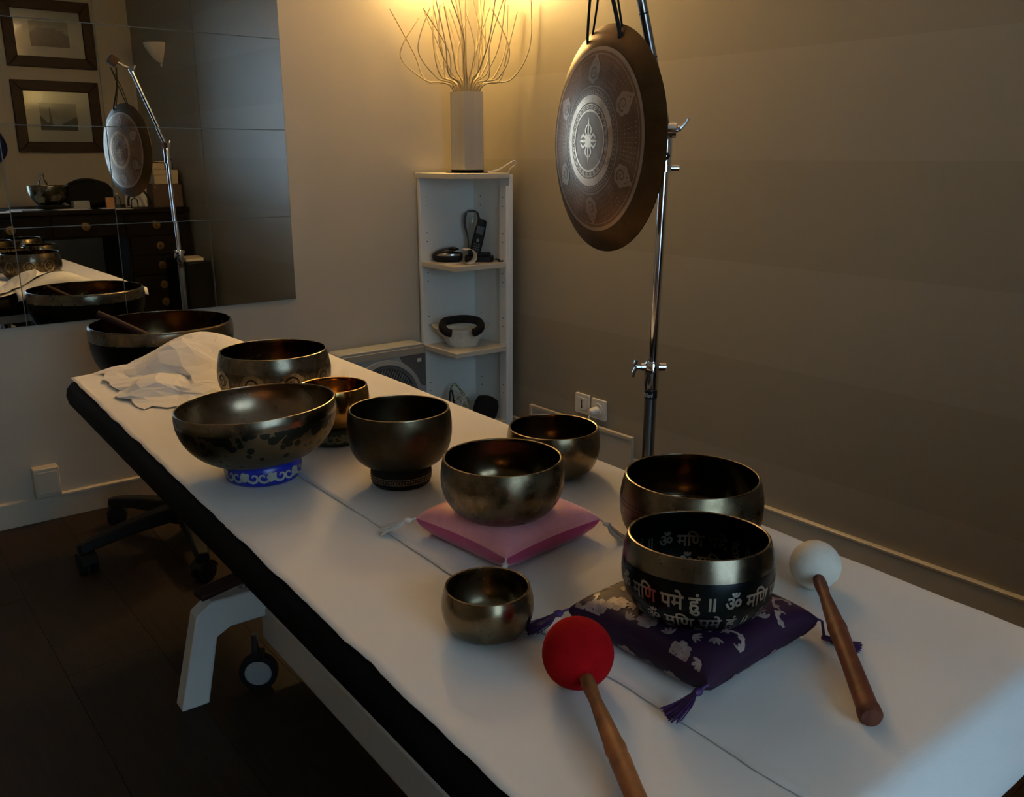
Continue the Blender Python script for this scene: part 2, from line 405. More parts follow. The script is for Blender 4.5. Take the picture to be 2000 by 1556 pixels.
for yy in (-hl + .10, 0, hl - .12): top_f.box(-hw + .10, hw - .10, yy, yy + .04, TZ - .106, TZ - .066)
top_f.build('top_frame', 'white_steel', tbl, bevel=.003)
# low base beam and cross arms
MB().box(-.067, .085, -.92, .44, .095, .188).build('base_beam', 'white_steel', tbl, bevel=.008)
def leg(y, sgn):
    """flat steel foot bent like an inverted L: arm out from the beam, then down to the floor"""
    poly = [(.03, .235), (.160, .235), (.195, .21), (.245, .0), (.185, .0), (.155, .150), (.125, .165), (.03, .165)]
    M = Matrix.Translation((-.02, y, 0)) @ Matrix(((sgn*-1, 0, 0, 0), (0, 0, 1, 0), (0, 1, 0, 0), (0, 0, 0, 1)))
    return MB().prism(poly, -.022, .022, M)
for y in (.43, -.86):
    leg(y, 1).build('leg', 'white_steel', tbl, bevel=.004); leg(y, -1).build('leg', 'white_steel', tbl, bevel=.004)
def caster(parent, loc, rot, r=.036, nm='caster', hub='grey_plastic', body='black_plastic'):
    mb = MB(); M = Matrix.Rotation(PI/2, 4, 'Y')
    e = bpy.data.objects.new(nm, None)
    prof = [(0, -.014), (r*.62, -.014), (r*.70, -.011), (r, -.010), (r, .010), (r*.70, .011), (r*.62, .014), (0, .014)]
    mb.lathe(prof, 28, [1, 1, 0, 0, 0, 1, 1], Matrix.Translation((0, 0, r)) @ M)
    mb.box(-.018, .018, -.014, .014, r*1.78, r*2.10, 2); mb.tube([(0, .004, r*2), (0, .004, r*2 + .05)], .008, 10, 3)
    return mb.build(nm, [body, hub, body, 'chrome_worn'], parent, loc=loc, rot=rot)
for (cx_, cy_, rz) in ((-.095, .40, 1.05), (.105, .40, .3), (-.085, -.82, .8), (.105, -.82, -.4)):
    caster(tbl, (cx_, cy_, 0), (0, 0, rz), .042)
# scissor lift between base and top
for yy, d in ((.25, -1), (-.65, 1)):
    for xx in (-.04, .06):
        MB().tube([(xx, yy + d*-.05, .15), (xx, yy + d*.35, TZ - .10)], .014, 10).build('lift_arm', 'chrome_worn', tbl)
MB().tube([(.01, -.3, .15), (.01, -.12, .50)], .022, 14).build('lift_cylinder', 'chrome_worn', tbl)
# foot pedal with its spring stud above the near left foot
MB().box(-.19, -.06, -.02, .02, 0, .014).build('pedal', 'frame_wood', tbl, bevel=.003, loc=(-.02, .44, .268), rot=(0, -.1, .15))
MB().tube([(-.10, .44, .225), (-.10, .44, .270)], .012, 12).build('pedal_stud', 'chrome_worn', tbl)

# paper sheets
STANDING = [(-1.718, -2.342, .035), (-1.324, -2.0, .05), (-1.346, -2.318, .06), (-1.541, -2.153, .125), (-1.545, -2.492, .135), (-1.711, -1.702, .07),
            (-1.527, -1.607, .06), (-1.545, -1.873, .06), (-1.498, -1.275, .06), (-1.709, -2.482, .03), (-1.338, -2.512, .03)]
def wrinkle(x, y, amp=.0013):
    w = amp*(1.6 + noise.noise((x*9, y*9, 1.3)) + .6*noise.noise((x*25, y*22, 4.1)))
    for ox_, oy_, r_ in STANDING:
        q = math.hypot(x - ox_, y - oy_)/r_
        if q < 1.6: w *= max(0, min(1, (q - 1)/.6))
    return w
def edge_x(y): return TXR + math.tan(math.radians(1.7))*(y + 1.75)       # right edge of the turned table top
def mound(x, y):
    return .078*math.exp(-((x + 1.49)/.135)**2 - ((y + .80)/.16)**2)
def paper(name, x0f, x1f, y0, y1, zoff, label, near_drop=0, far_drop=0, seed=0, nu=44, nv=170, right_drop=0, mnd=True):
    """strip of couch paper: edges wave a little, ends hang over"""
    def fn(u, v):
        y = y0 + (y1 - y0)*v; xa, xb = x0f(y), x1f(y)
        xa += .004*noise.noise((y*14, seed, 0)) + .0012*noise.noise((y*60, seed, 1)); xb += .004*noise.noise((y*14, seed + 5, 0)) + .0012*noise.noise((y*60, seed, 3))
        x = xa + (xb - xa)*u
        z = TZ + zoff + wrinkle(x, y) + .0001
        yy = y + .006*noise.noise((x*14, seed + 9, 0))*(1 if v in (0, 1) else 0)
        if y < TYN - .012 and near_drop:
            q = TYN - .012 - y; z -= q*near_drop*min(1, q/.04); yy = y + q*.25
        if y > TYF - .002 and far_drop:
            q = y - (TYF - .002); z -= q*far_drop*min(1, q/.03); yy = y - q*.45
        if right_drop:
            q = max(0, x - (edge_x(y) + .003)); z -= q*right_drop
        if mnd: z += mound(x, y)
        return (x, yy, z)
    o = MB().grid(fn, nu, nv).build(name, 'exam_paper', ang=180)
    sol = o.modifiers.new('thickness', 'SOLIDIFY'); sol.thickness = .0006; sol.offset = 1
    return tag(o, label, 'paper')
lx = lambda y: -1.802 - (-.756 - y)*.036
paper('paper_sheet', lx, lambda y: -1.372 + (y + 2.6)*.03, -.760, -2.772, .0006, 'white couch paper strip along the black table edge nearest the stool', near_drop=1.2, seed=1)
paper('paper_sheet', lambda y: -1.667 - (-1.746 - y)*.012, lambda y: -1.184 - (-1.07 - y)*.023, -.715, -2.812, .0026, 'white couch paper strip along the table edge facing the striped wall', near_drop=1.2, far_drop=.9, seed=2, right_drop=.55)
# crumpled end of a sheet, folded back on itself
def crump(u, v):
    x = -1.752 + .285*u + .045*noise.noise((u*3.7, v*5.3, 3)); y = -.772 - .40*v - .05*u*(1 - v) + .045*noise.noise((u*6.1, v*4, 8))*v - .03*(u*(1-u))*4*v
    r = abs(noise.noise((u*2.6 + .3, v*2.2, 2.2)))
    h = .004 + .075*r*math.sin(PI*min(1, u*1.15))*math.sin(PI*min(1, .12 + v*.86)) + .010*abs(noise.noise((u*7, v*6, 9)))
    if v > .9: h *= .6
    return (x, y, TZ + .0034 + h + mound(x, y)*1.02)
cr = MB().grid(crump, 11, 13).build('crumpled_paper', 'exam_paper', smooth=False)
sol = cr.modifiers.new('thickness', 'SOLIDIFY'); sol.thickness = .0006; sol.offset = 1
tag(cr, 'crumpled folded end of white couch paper beside the black lacquered bowl', 'paper')
hd = slab(lambda d: rrect(-.075 + d, .075 - d, -.07 + d, .07 - d, .05), 0, .034, .017).build('head_cushion', 'black_vinyl', ang=60, loc=(-1.49, -.822, TZ))
tag(hd, 'small black head cushion hidden under the paper mound', 'cushion')

# ------------------------------------------------------------------ singing bowls
def bowl_prof(R, h, rb, zb=.72, rim=.965, th=.0032, p=2.1, n=18):
    out = [(0, 0), (rb*.55, 0), (rb*.85, .0006)]
    for i in range(n + 1):
        a = PI/2*i/n
        r = rb + (R - rb)*math.sin(a)**(2/p)*1.0; z = h*zb*(1 - math.cos(a)**(2/p)) if i < n else h*zb
        out.append((r, max(z, .001)))
    for i in range(1, 7):
        t_ = i/6; out.append((R - (R - R*rim)*t_**2, h*zb + (h - h*zb)*t_))
    return out
def bowl_mesh(R, h, rb, mats, band=None, **k):
    """outer wall, rounded rim and inner wall; mats = [outer, inner, rim]; band = height share above which the rim metal shows"""
    th = k.pop('th', .0034); o = bowl_prof(R, h, rb, th=th, **k)
    inn = []
    for i, (r, z) in enumerate(o):
        a = o[max(i - 1, 0)]; c = o[min(i + 1, len(o) - 1)]; dr, dz = c[0] - a[0], c[1] - a[1]; L = math.hypot(dr, dz) or 1
        inn.append((max(0, r - dz/L*th), z + dr/L*th if i < len(o) - 1 else z))
    rr, zz = o[-1]; ri = inn[-1][0]
    prof = o + [(rr - .0002, zz + .0010), ((rr + ri)/2, zz + .0016), (ri + .0002, zz + .0010)] + inn[::-1]
    mi = []
    for j in range(len(prof) - 1):
        if j < len(o) - 1: mi.append(2 if band and (o[j][1] + o[j + 1][1])/2 > band*h else 0)
        elif j < len(o) + 3: mi.append(2)
        else: mi.append(1)
    mb = MB(); mb.lathe(prof, 80, mi)
    return mb, o, inn
def on_prof(prof, z):
    for (r0, z0), (r1, z1) in zip(prof[2:], prof[3:]):
        if z0 <= z <= z1: return r0 + (r1 - r0)*(z - z0)/((z1 - z0) or 1)
    return prof[-1][0]
def wrap(mb, vs, fs, prof, R, ph, off, z0, mi=0):
    """wrap 2D pieces (arc length, height) round a bowl wall"""
    out = []
    for u, w in vs:
        z = z0 + w; r = on_prof(prof, z) + off; a = ph + u/R; out.append((r*math.cos(a), r*math.sin(a), z))
    mb.add(out, fs, mi)
def text2d(body, size, bold=.0):
    cu = bpy.data.curves.new('t', 'FONT'); cu.body = body; cu.size = size; cu.resolution_u = 3; cu.offset = size*bold
    o = bpy.data.objects.new('t', cu); COL.objects.link(o)
    dg = bpy.context.evaluated_depsgraph_get(); me = bpy.data.meshes.new_from_object(o.evaluated_get(dg))
    bm = bmesh.new(); bm.from_mesh(me); bmesh.ops.triangulate(bm, faces=bm.faces)
    for _ in range(3):
        long_ = [e for e in bm.edges if e.calc_length() > size*.16]
        if not long_: break
        bmesh.ops.subdivide_edges(bm, edges=long_, cuts=1); bmesh.ops.triangulate(bm, faces=bm.faces)
    vs = [(v_.co.x, v_.co.y) for v_ in bm.verts]; bm.verts.index_update(); fs = [tuple(v_.index for v_ in f.verts) for f in bm.faces]
    bm.free(); bpy.data.objects.remove(o); bpy.data.curves.remove(cu); bpy.data.meshes.remove(me)
    return vs, fs
PZ = TZ + .0032; PZL = TZ + .0012                               # top of the paper
def face_cam(x, y): return math.atan2(CAMP.y - y, CAMP.x - x)

# small plain bowl in front
tag(bowl_mesh(.0522, .056, .024, ['bronze_light', 'bronze_light', 'bronze_light'], zb=.62, rim=.925)[0].build('singing_bowl', ['bronze_light', 'bronze_light', 'bronze_light'], loc=(-1.718, -2.342, PZL)),
    'smallest plain brass singing bowl standing directly on the paper by the red mallet', 'bowl', 'singing bowls')
# plain bowl behind, on paper
tag(bowl_mesh(.0785, .083, .034, ['bronze_light', 'bronze_inner', 'bronze_light'], zb=.66, rim=.955)[0].build('singing_bowl', ['bronze_light', 'bronze_inner', 'bronze_light'], loc=(-1.324, -2.000, PZ)),
    'plain brass singing bowl on the paper behind the bowl with the pink cushion', 'bowl', 'singing bowls')
# bowl with engraved ring inside
b8 = thing('singing_bowl', 'wide brass singing bowl with an engraved ring inside, behind the mantra bowl', 'bowl', (-1.346, -2.318, PZ), group='singing bowls')
mb, po_, pi_ = bowl_mesh(.0985, .094, .046, ['bronze_old', 'bronze_inner', 'bronze_rim'], zb=.60, rim=.935, p=2.5)
mb.build('bowl_body', ['bronze_old', 'bronze_inner', 'bronze_rim'], b8)
pin = [(r, z) for r, z in pi_]
eg = MB(); R8 = .09
for z, wd in ((.017, .0012), (.030, .0012)):
    pts = [(u*2*PI*R8/96, 0) for u in range(97)]; vs, fs = ribbon2d(pts, wd); wrap(eg, vs, fs, pin, R8, 0, -.0006, z)
for q in range(84):
    u = q*2*PI*R8/84; vs, fs = ribbon2d([(u, .0195), (u + .002, .0235), (u + .0005, .0275)], .0016); wrap(eg, vs, fs, pin, R8, 0, -.0006, 0)
eg.build('engraved_ring', 'engrave_dark', b8)
eo = MB()
for z in (.066, .060):
    pts = [(u*2*PI*R8/96, 0) for u in range(97)]; vs, fs = ribbon2d(pts, .0009); wrap(eo, vs, fs, po_, R8, 0, .0005, z)
eo.build('engraved_line', 'engrave_dark', b8)
# bowl on the pink cushion
CUSH = .046
tag(bowl_mesh(.0845, .084, .030, ['bronze_old', 'bronze_inner', 'bronze_old'], zb=.68, rim=.962, p=2.1)[0].build('singing_bowl', ['bronze_old', 'bronze_inner', 'bronze_old'], loc=(-1.561, -2.167, PZ + CUSH - .004)),
    'spotted bronze singing bowl resting on the pink silk cushion', 'bowl', 'singing bowls')
# dark brown bowl on black ring
tag(bowl_mesh(.0850, .092, .040, ['bronze_brown', 'bronze_brown', 'bronze_rim'], zb=.70, rim=.958, p=2.4)[0].build('singing_bowl', ['bronze_brown', 'bronze_brown', 'bronze_rim'], loc=(-1.545, -1.873, PZ + .034)),
    'dull dark brown singing bowl on the black ring cushion', 'bowl', 'singing bowls')
# small golden bowl
tag(bowl_mesh(.0665, .078, .030, ['bronze_gold', 'bronze_gold', 'bronze_gold'], zb=.62, rim=.945, p=2.4)[0].build('singing_bowl', ['bronze_gold', 'bronze_gold', 'bronze_gold'], loc=(-1.527, -1.607, PZ + .030)),
    'shiny golden singing bowl on the green ring cushion', 'bowl', 'singing bowls')
# large patinated bowl
tag(bowl_mesh(.1310, .096, .045, ['bronze_patina', 'bronze_worn', 'bronze_rim'], band=.78, zb=.88, rim=.992, p=2.0)[0].build('singing_bowl', ['bronze_patina', 'bronze_worn', 'bronze_rim'], loc=(-1.711, -1.702, PZL + .0325), rot=(math.radians(-2.2), math.radians(-2.2), 0)),
    'wide shallow singing bowl with dark green patina spots, on the blue brocade ring', 'bowl', 'singing bowls')
# engraved bowl with spirals
b2 = thing('singing_bowl', 'engraved singing bowl with spiral ornaments around its side', 'bowl', (-1.498, -1.275, PZ), group='singing bowls')
mb, po_, pi_ = bowl_mesh(.1195, .116, .050, ['engrave_mid', 'bronze_amber', 'bronze_rim'], band=.76, zb=.62, rim=.945, p=2.4)
mb.build('bowl_body', ['engrave_mid', 'bronze_amber', 'bronze_rim'], b2)
R2 = .118; lb = MB(); nl = 9; f2 = face_cam(-1.498, -1.275) + .30
for q in range(nl):
    u = q*2*PI*R2/nl
    ring = lobes(0, 0, .0235, 7, .12, 36)
    vs, fs = poly2d([(u + a, .064 + b_*.92) for a, b_ in ring]); wrap(lb, vs, fs, po_, R2, f2, .0009, 0); lb.build('spiral_medallion', 'engrave_light', b2); lb = MB(); sp_ = MB()
    s1 = spiral(u, .065, .003, .018, 1.7, ph=q, n=34); vs, fs = ribbon2d(s1, [.0015 + .003*i/34 for i in range(35)]); wrap(sp_, vs, fs, po_, R2, f2, .0016, 0); sp_.build('spiral_line', 'engrave_dark', b2)
    # little script marks between the spirals
    for r_ in range(4):
        for c_ in range(7):
            uu = u + .030 + c_*.0042; ww = .040 + r_*.011
            vs, fs = ribbon2d([(uu, ww), (uu + random.uniform(-.001, .002), ww + random.uniform(.004, .008))], .0016); wrap(lb, vs, fs, po_, R2, f2, .0006, 0)
    o = lb.build('script_marks', 'engrave_light', b2); o['kind'] = 'stuff'; lb = MB()
eg = MB()
for z in (.030, .044, .050, .066):
    vs, fs = ribbon2d([(u*2*PI*R2/96, 0) for u in range(97)], .0016); wrap(eg, vs, fs, pi_, R2, 0, -.0006, z)
eg.build('inner_rings', 'engrave_dark', b2)
# mantra bowl
b9 = thing('singing_bowl', 'black engraved singing bowl with silvery mantra lettering, on the purple brocade cushion', 'bowl', (-1.562, -2.510, PZ + .044), group='singing bowls')
b9.rotation_euler = (math.radians(-2.5), math.radians(2), 0)
mb, po_, pi_ = bowl_mesh(.0805, .086, .036, ['engrave_black', 'engrave_black', 'bronze_rim'], band=.72, zb=.62, rim=.935, p=2.4)
mb.build('bowl_body', ['engrave_black', 'engrave_black', 'bronze_rim'], b9)
R9 = .0795
fc = face_cam(-1.562, -2.510)
def mantra(name, prof, rows, off, flip):
    ob = MB()
    for (z0, size, phs) in rows:
        vs, fs = text2d('ॐ मिण पमे हुं ॥ ', size, .022)
        xmin = min(v_[0] for v_ in vs); xmax = max(v_[0] for v_ in vs); wd = xmax - xmin
        Rz = R9; reps = max(1, round(2*PI*Rz/(wd*1.08))); step = 2*PI*Rz/reps
        for q in range(reps):
            vv = [((x_ - xmin)*(step/(wd*1.08))*flip, y_) for x_, y_ in vs]
            wrap(ob, vv, fs, prof, Rz, phs + flip*q*step/Rz, off, z0)
    return ob.build(name, 'script_metal', b9, smooth=False)
mantra('outer_inscription', po_, [(.036, .022, fc - 1.2), (.014, .018, fc - .7)], .0007, 1)
mantra('inner_inscription', pi_, [(.044, .020, fc + PI + .62), (.020, .019, fc + PI + .3)], -.0007, -1)
# black lacquered bowl on the stool
SEAT = .500
b1 = thing('singing_bowl', 'large singing bowl, black outside with a bronze rim, on the rolling stool', 'bowl', (-1.479, -.439, SEAT), group='singing bowls')
mb, po_, pi_ = bowl_mesh(.1985, .186, .075, ['black_lacquer', 'bronze_amber', 'bronze_rim'], zb=.80, rim=.985, th=.004, p=2.0)
mb.build('bowl_body', ['black_lacquer', 'bronze_amber', 'bronze_rim'], b1)
bd = MB(); pr = [(on_prof(po_, z) + d, z) for z, d in ((.150, .0), (.152, .0016), (.160, .0018), (.170, .0018), (.180, .0018), (.1835, .0016), (.1855, .0))]
bd.lathe(pr, 80).build('rim_band', 'bronze_rim', b1)
st = MB(); st.tube([Vector((-1.628, -.345, .7135)), Vector((-1.60, -.356, .697)), Vector((-1.43, -.41, .590))], [.0095, .0105, .011], 12)
tag(st.build('striker_stick', 'stick_wood'), 'dark wooden striker stick leaning inside the black lacquered bowl', 'stick')

# ------------------------------------------------------------------ ring cushions under bowls
def ring_cushion(loc, R, h, m1, m2, label, motif, tilt=(0, 0, 0)):
    r0 = thing('ring_cushion', label, 'cushion', loc, tilt, 'ring cushions under bowls')
    prof = []
    rin = R*.60; w = (R - rin)/2; c = (R + rin)/2
    for i in range(17):
        a = 2*PI*i/16; ca, sa = math.cos(a), math.sin(a)
        prof.append((c + w*math.copysign(abs(ca)**.7, ca), h/2 + h/2*math.copysign(abs(sa)**.7, sa)))
    MB().lathe(prof, 48).build('ring_body', m1, r0)
    outer = sorted([(r_, z_) for r_, z_ in prof if r_ >= c], key=lambda q_: q_[1]); op = [(0, 0), (0, 0)] + outer
    dm = MB()
    if motif == 'scroll':
        n = 9
        for q in range(n):
            u = q*2*PI*R/n
            for s_ in (-1, 1):
                pts = spiral(u + s_*R*.12, h*.5, .0015, h*.30, 1.1, ph=(0 if s_ > 0 else PI), n=20, sg=s_)
                vs, fs = ribbon2d(pts, [.0022 + .003*i/20 for i in range(21)]); wrap(dm, [(a, min(max(b_, h*.06), h*.94)) for a, b_ in vs], fs, op, R, 0, .0008, 0)
            vs, fs = poly2d(lobes(u + R*.34, h*.5, h*.17, 5, .35, 30)); wrap(dm, vs, fs, op, R, 0, .0009, 0)
        dm.build('scroll_pattern', m2, r0)
    else:
        for z in (h*.30, h*.52):
            vs, fs = ribbon2d([(u*2*PI*R/96, 0) for u in range(97)], .0016); wrap(dm, vs, fs, op, R, 0, .0008, z)
        for q in range(70):
            u = q*2*PI*R/70; vs, fs = ribbon2d([(u, h*.36), (u + .002, h*.46)], .002); wrap(dm, vs, fs, op, R, 0, .0008, 0)
        dm.build('stitched_trim', m2, r0)
    return r0
ring_cushion((-1.711, -1.702, PZL + .0006), .063, .038, 'silk_blue', 'brocade_cream', 'shiny blue brocade ring cushion with cream scrolls', 'scroll')
ring_cushion((-1.527, -1.607, PZ), .050, .036, 'silk_green', 'brocade_dull', 'dark green brocade ring cushion under the golden bowl', 'scroll')
ring_cushion((-1.545, -1.873, PZ), .050, .038, 'black_fabric', 'trim_gold', 'black ring cushion with a stitched braid trim', 'trim')

# ------------------------------------------------------------------ silk cushions
def pillow_pt(u, v, a, h, side):
    """u,v in -1..1; pillow whose sides curve in and corners stick out"""
    x = a*u*(1 - .07*(1 - v*v)*abs(u)**3); y = a*v*(1 - .07*(1 - u*u)*abs(v)**3)
    e = max(0, (1 - u**4))**.55*max(0, (1 - v**4))**.55
    dent = 1 - .30*math.exp(-((u*u + v*v)/.28))
    if side > 0: return Vector((x, y, h*.50 + h*.50*e**.75*dent))
    e2 = min(1, e*1.5)**.8; g = 1 + .10*e2*(1 - e2)
    return Vector((x*g, y*g, h*.50*(1 - e2)))
def tassel(parent, p, d, mt, length=.045, n=60, spread=.012, knot=True, r=.0005, low=False):
    mb = MB(); p = Vector(p); d = Vector(d).normalized(); w = d.cross(Vector((0, 0, 1))).normalized()
    k0 = p + d*(.009 if low else .010); k0.z = .0048 if low else max(p.z - .004, .004)
    mb.tube([p, p + d*.005 + Vector((0, 0, -.001)), k0], .0015, 8)
    if knot: mb.tube([k0 - d*.003, k0, k0 + d*.004, k0 + d*.007], [.002, .0034, .0034, .0026] if low else [.002, .0042, .0042, .0028], 10)
    for i in range(n):
        s_ = random.uniform(-1, 1); L = length*random.uniform(.75, 1.05); e = k0 + d*L + w*s_*spread*random.uniform(.4, 1.3); e.z = random.uniform(.0015, .0045) if low else random.uniform(.003, .008)
        mid = k0 + d*L*.45 + w*s_*spread*.55; mid.z = random.uniform(.0015, .0052) if low else max(.005, k0.z*.55 + random.uniform(-.001, .004))
        mb.tube(spline([k0 + d*.005 + w*s_*.002, mid, e], 3), r, 4, cap=False)
    return mb.build('tassel', mt, parent)
def cushion(loc, rz, a, h, mats, label):
    r0 = thing('silk_cushion', label, 'cushion', loc, (0, 0, rz), 'silk cushions under bowls')
    N = 36
    ez = lambda q: math.sin(PI/2*(2*q - 1))
    MB().grid(lambda u, v: pillow_pt(ez(u), ez(v), a, h, 1), N, N).build('cushion_top', mats[0], r0, ang=180)
    MB().grid(lambda u, v: pillow_pt(ez(u), -ez(v), a, h, -1), N, N).build('cushion_underside', mats[1], r0, ang=180)
    return r0
pk = cushion((-1.541, -2.153, PZ), math.radians(6), .092, .052, ('silk_pink', 'silk_magenta'), 'pink silk cushion with silvery white tassels')
for (cu_, cv_) in ((-.55, -.45), (-.62, .35), (.3, -.62), (-.2, -.75), (.7, -.3), (.62, -.75)):
    for rr in (.05, .10, .15):
        pts = [(cu_ + rr*math.cos(a), cv_ + rr*math.sin(a)) for a in [PI*1.5*i/18 + cu_ for i in range(19)]]
        vs, fs = ribbon2d(pts, .016); sw = MB(); sw.add([pillow_pt(max(-.97, min(.97, u)), max(-.97, min(.97, v)), .092, .052, 1) + Vector((0, 0, .0005)) for u, v in vs], fs); sw.build('woven_swirl', 'silk_pink_thread', pk)
for sx_, sy_ in ((-1, 1), (-1, -1), (1, -1), (1, 1)):
    tassel(pk, (sx_*.0915, sy_*.0915, .026), (sx_*.75, sy_, 0) if sx_ < 0 and sy_ > 0 else (.12, -1, 0) if sx_ > 0 > sy_ else (sx_, sy_*.8, 0), 'thread_silver', .018 if (sx_, sy_) == (-1, -1) else .030 if sx_ > 0 > sy_ else .045, 44, .012, r=.0007)
pp = cushion((-1.545, -2.492, PZ), math.radians(2), .098, .050, ('silk_purple', 'silk_purple'), 'dark purple brocade cushion with silver flowers and purple tassels')
rnd = random.Random(3)
def pp_add(vs, fs, side=1):
    global bt
    cl = lambda q: max(-.985, min(.985, q))
    pts_ = []
    for u, v in vs:
        p_ = pillow_pt(cl(u), cl(v), .098, .050, side)
        if side > 0: p_ = p_ + Vector((0, 0, .0005))
        else: p_ = Vector((p_.x*1.012, p_.y*1.012, p_.z))
        pts_.append(p_)
    bt.add(pts_, fs)
spots = []
for i in range(400):
    c = (rnd.uniform(-.95, .95), rnd.uniform(-.95, .95))
    if all(math.hypot(c[0] - q[0], c[1] - q[1]) > .215 for q in spots): spots.append(c)
for i, (u, v) in enumerate(spots):
    kd = i % 3; bt = MB()
    if kd == 0:                                            # peony: two rings of petals
        for q in range(7):
            a = 2*PI*q/7 + rnd.random()*.3; vs, fs = poly2d(lobes(u + .085*math.cos(a), v + .085*math.sin(a), .042, 4, .25, 16)); pp_add(vs, fs)
        vs, fs = poly2d(lobes(u, v, .034, 5, .4, 20)); pp_add(vs, fs)
    elif kd == 1:                                          # curling tendril with leaves
        a0 = rnd.random()*6.28
        pts = [(u + (.02 + .17*t_)*math.cos(a0 + 4.6*t_), v + (.02 + .17*t_)*math.sin(a0 + 4.6*t_)) for t_ in [i_/22 for i_ in range(23)]]
        vs, fs = ribbon2d(pts, [.012 + .035*math.sin(PI*i_/22) for i_ in range(23)]); pp_add(vs, fs)
        for j in (8, 14, 20):
            vs, fs = poly2d(lobes(*pts[j], .028, 3, .7, 18, ph=rnd.random()*6)); pp_add(vs, fs)
    else:                                                  # leaf spray
        a0 = rnd.random()*6.28
        for q in range(4):
            a = a0 + (q - 1.5)*.55; c = (u + .06*math.cos(a), v + .06*math.sin(a)); ca, sa = math.cos(a), math.sin(a)
            pts = [(c[0] + .055*math.cos(b_)*ca - .018*math.sin(b_)*sa, c[1] + .055*math.cos(b_)*sa + .018*math.sin(b_)*ca) for b_ in [2*PI*i_/14 for i_ in range(14)]]
            vs, fs = poly2d(pts); pp_add(vs, fs)
    bt.build('brocade_motif', 'brocade_silver', pp)
for sd in range(4):                                         # tendrils and petals on the side walls
    for i in range(6):
        bt = MB(); w0 = -.82 + i*.33 + rnd.uniform(-.04, .04)
        sq = lambda a_, b_: ((a_, b_), (-a_, b_), (b_, a_), (b_, -a_))[sd]
        if i % 2: pieces = [poly2d(lobes(.945 + .022*math.cos(q*1.26), w0 + .07*math.sin(q*1.26), .022, 4, .3, 14, sx_=.8, sy_=1.9)) for q in range(5)]
        else: pieces = [ribbon2d([(.89 + .075*t_/14, w0 + .07*math.sin(t_*.42)) for t_ in range(15)], [.03 + .04*math.sin(PI*t_/14) for t_ in range(15)])]
        for vs, fs in pieces: pp_add([sq(*p) for p in vs], fs, -1)
        bt.build('brocade_motif', 'brocade_silver', pp)
for sx_, sy_, dd in ((-1, 1, (-1, .55, 0)), (-1, -1, (-1.2, .25, 0)), (1, -1, (.35, -1, 0)), (1, 1, (1, -.35, 0))):
    tassel(pp, (sx_*.0972, sy_*.0972, .025), dd, 'thread_purple', .038, 130, .011, r=.0006, low=(sx_, sy_) == (1, -1))

# ------------------------------------------------------------------ felt mallets
def mallet(name, ball, rb, tip, end, fm, wm, label, squash=1.0):
    """ball centre, handle from tip (at the felt) to end"""
    b_, t0, e = Vector(ball), Vector(tip), Vector(end)
    r0 = thing(name, label, 'mallet', (b_.x, b_.y, b_.z - rb))
    L = lambda p: Vector(p) - Vector((b_.x, b_.y, b_.z - rb))
    mb = MB(); prof = [(max(0, rb*math.sin(PI*i/28))*(1 + .03*math.sin(PI*i/14)), rb - rb*squash*math.cos(PI*i/28)) for i in range(29)]
    ax = (b_ - t0).normalized(); q = Vector((0, 0, 1)).rotation_difference(ax).to_matrix().to_4x4()
    M = Matrix.Translation((0, 0, rb)) @ q @ Matrix.Translation((0, 0, -rb))
    mb.lathe(prof, 40, 0, M); mb.build('felt_head', fm, r0)
    d = (e - t0); Ln = d.length; d.normalize(); hm = MB()
    stops = [(-.10, .0055), (0, .0078), (.03, .0080), (.12, .0066), (.24, .0085), (.35, .0096), (.37, .0104), (.40, .0110), (.425, .0096), (.44, .0104), (.60, .0098), (.80, .0104), (.93, .0108), (.95, .0118), (.985, .0120), (1.0, .0095), (1.002, .002)]
    s0 = Ln/.26
    pts = [L(t0 + d*Ln*a) for a, _ in stops]; hm.tube(pts, [r_*min(1.05, s0) for _, r_ in stops], 20)
    o = hm.build('handle', wm, r0, ang=50)
    return r0
mallet('felt_mallet', (-1.709, -2.482, PZL + .0363), .0365, (-1.7285, -2.5185, PZL + .028), (-1.840, -2.728, PZL + .0118), 'felt_red', 'wood_handle', 'mallet with a red felt ball and turned wooden handle')
mallet('felt_mallet', (-1.338, -2.512, PZ + .031), .031, (-1.365, -2.537, PZ + .025), (-1.546, -2.711, PZ + .0122), 'felt_white', 'wood_handle_red', 'mallet with a white felt ball and turned reddish wooden handle', .96)

# ------------------------------------------------------------------ gong on its stand
GC = Vector((-.938, -1.693, 1.180)); GR = .2245; GA = math.radians(166)
gn = Vector((math.cos(GA), math.sin(GA), .0)).normalized(); ge = Vector((0, 0, 1)).cross(gn).normalized(); gu = Vector((0, 0, 1))
gong = thing('gong', 'large round engraved bronze gong hanging from dark cords', 'gong', GC)
GM = Matrix((( ge.x, gu.x, gn.x, 0), (ge.y, gu.y, gn.y, 0), (ge.z, gu.z, gn.z, 0), (0, 0, 0, 1)))
def gz(r):
    if r < .182: return .028 - .020*(r/.182)**2
    q = (r - .182)/(GR - .182); return .008 - .020*q**1.3
rs = [0, .01, .03, .05, .07, .09, .11, .13, .15, .165, .176, .182, .188, .196, .205, .214, .220, GR]
prof = [(r_, gz(r_)) for r_ in rs]; prof += [(r_, gz(r_) - .0022) for r_ in reversed(rs)]
MB().lathe(prof, 96, [0]*10 + [1]*7 + [1] + [1]*7 + [0]*10, GM).build('gong_disc', ['gong_dark', 'gong_rim'], gong, ang=50)
def gput(mb, vs, fs, off=.0006):
    mb.add([GM @ Vector((x_, y_, gz(math.hypot(x_, y_)) + off)) for x_, y_ in vs], fs)
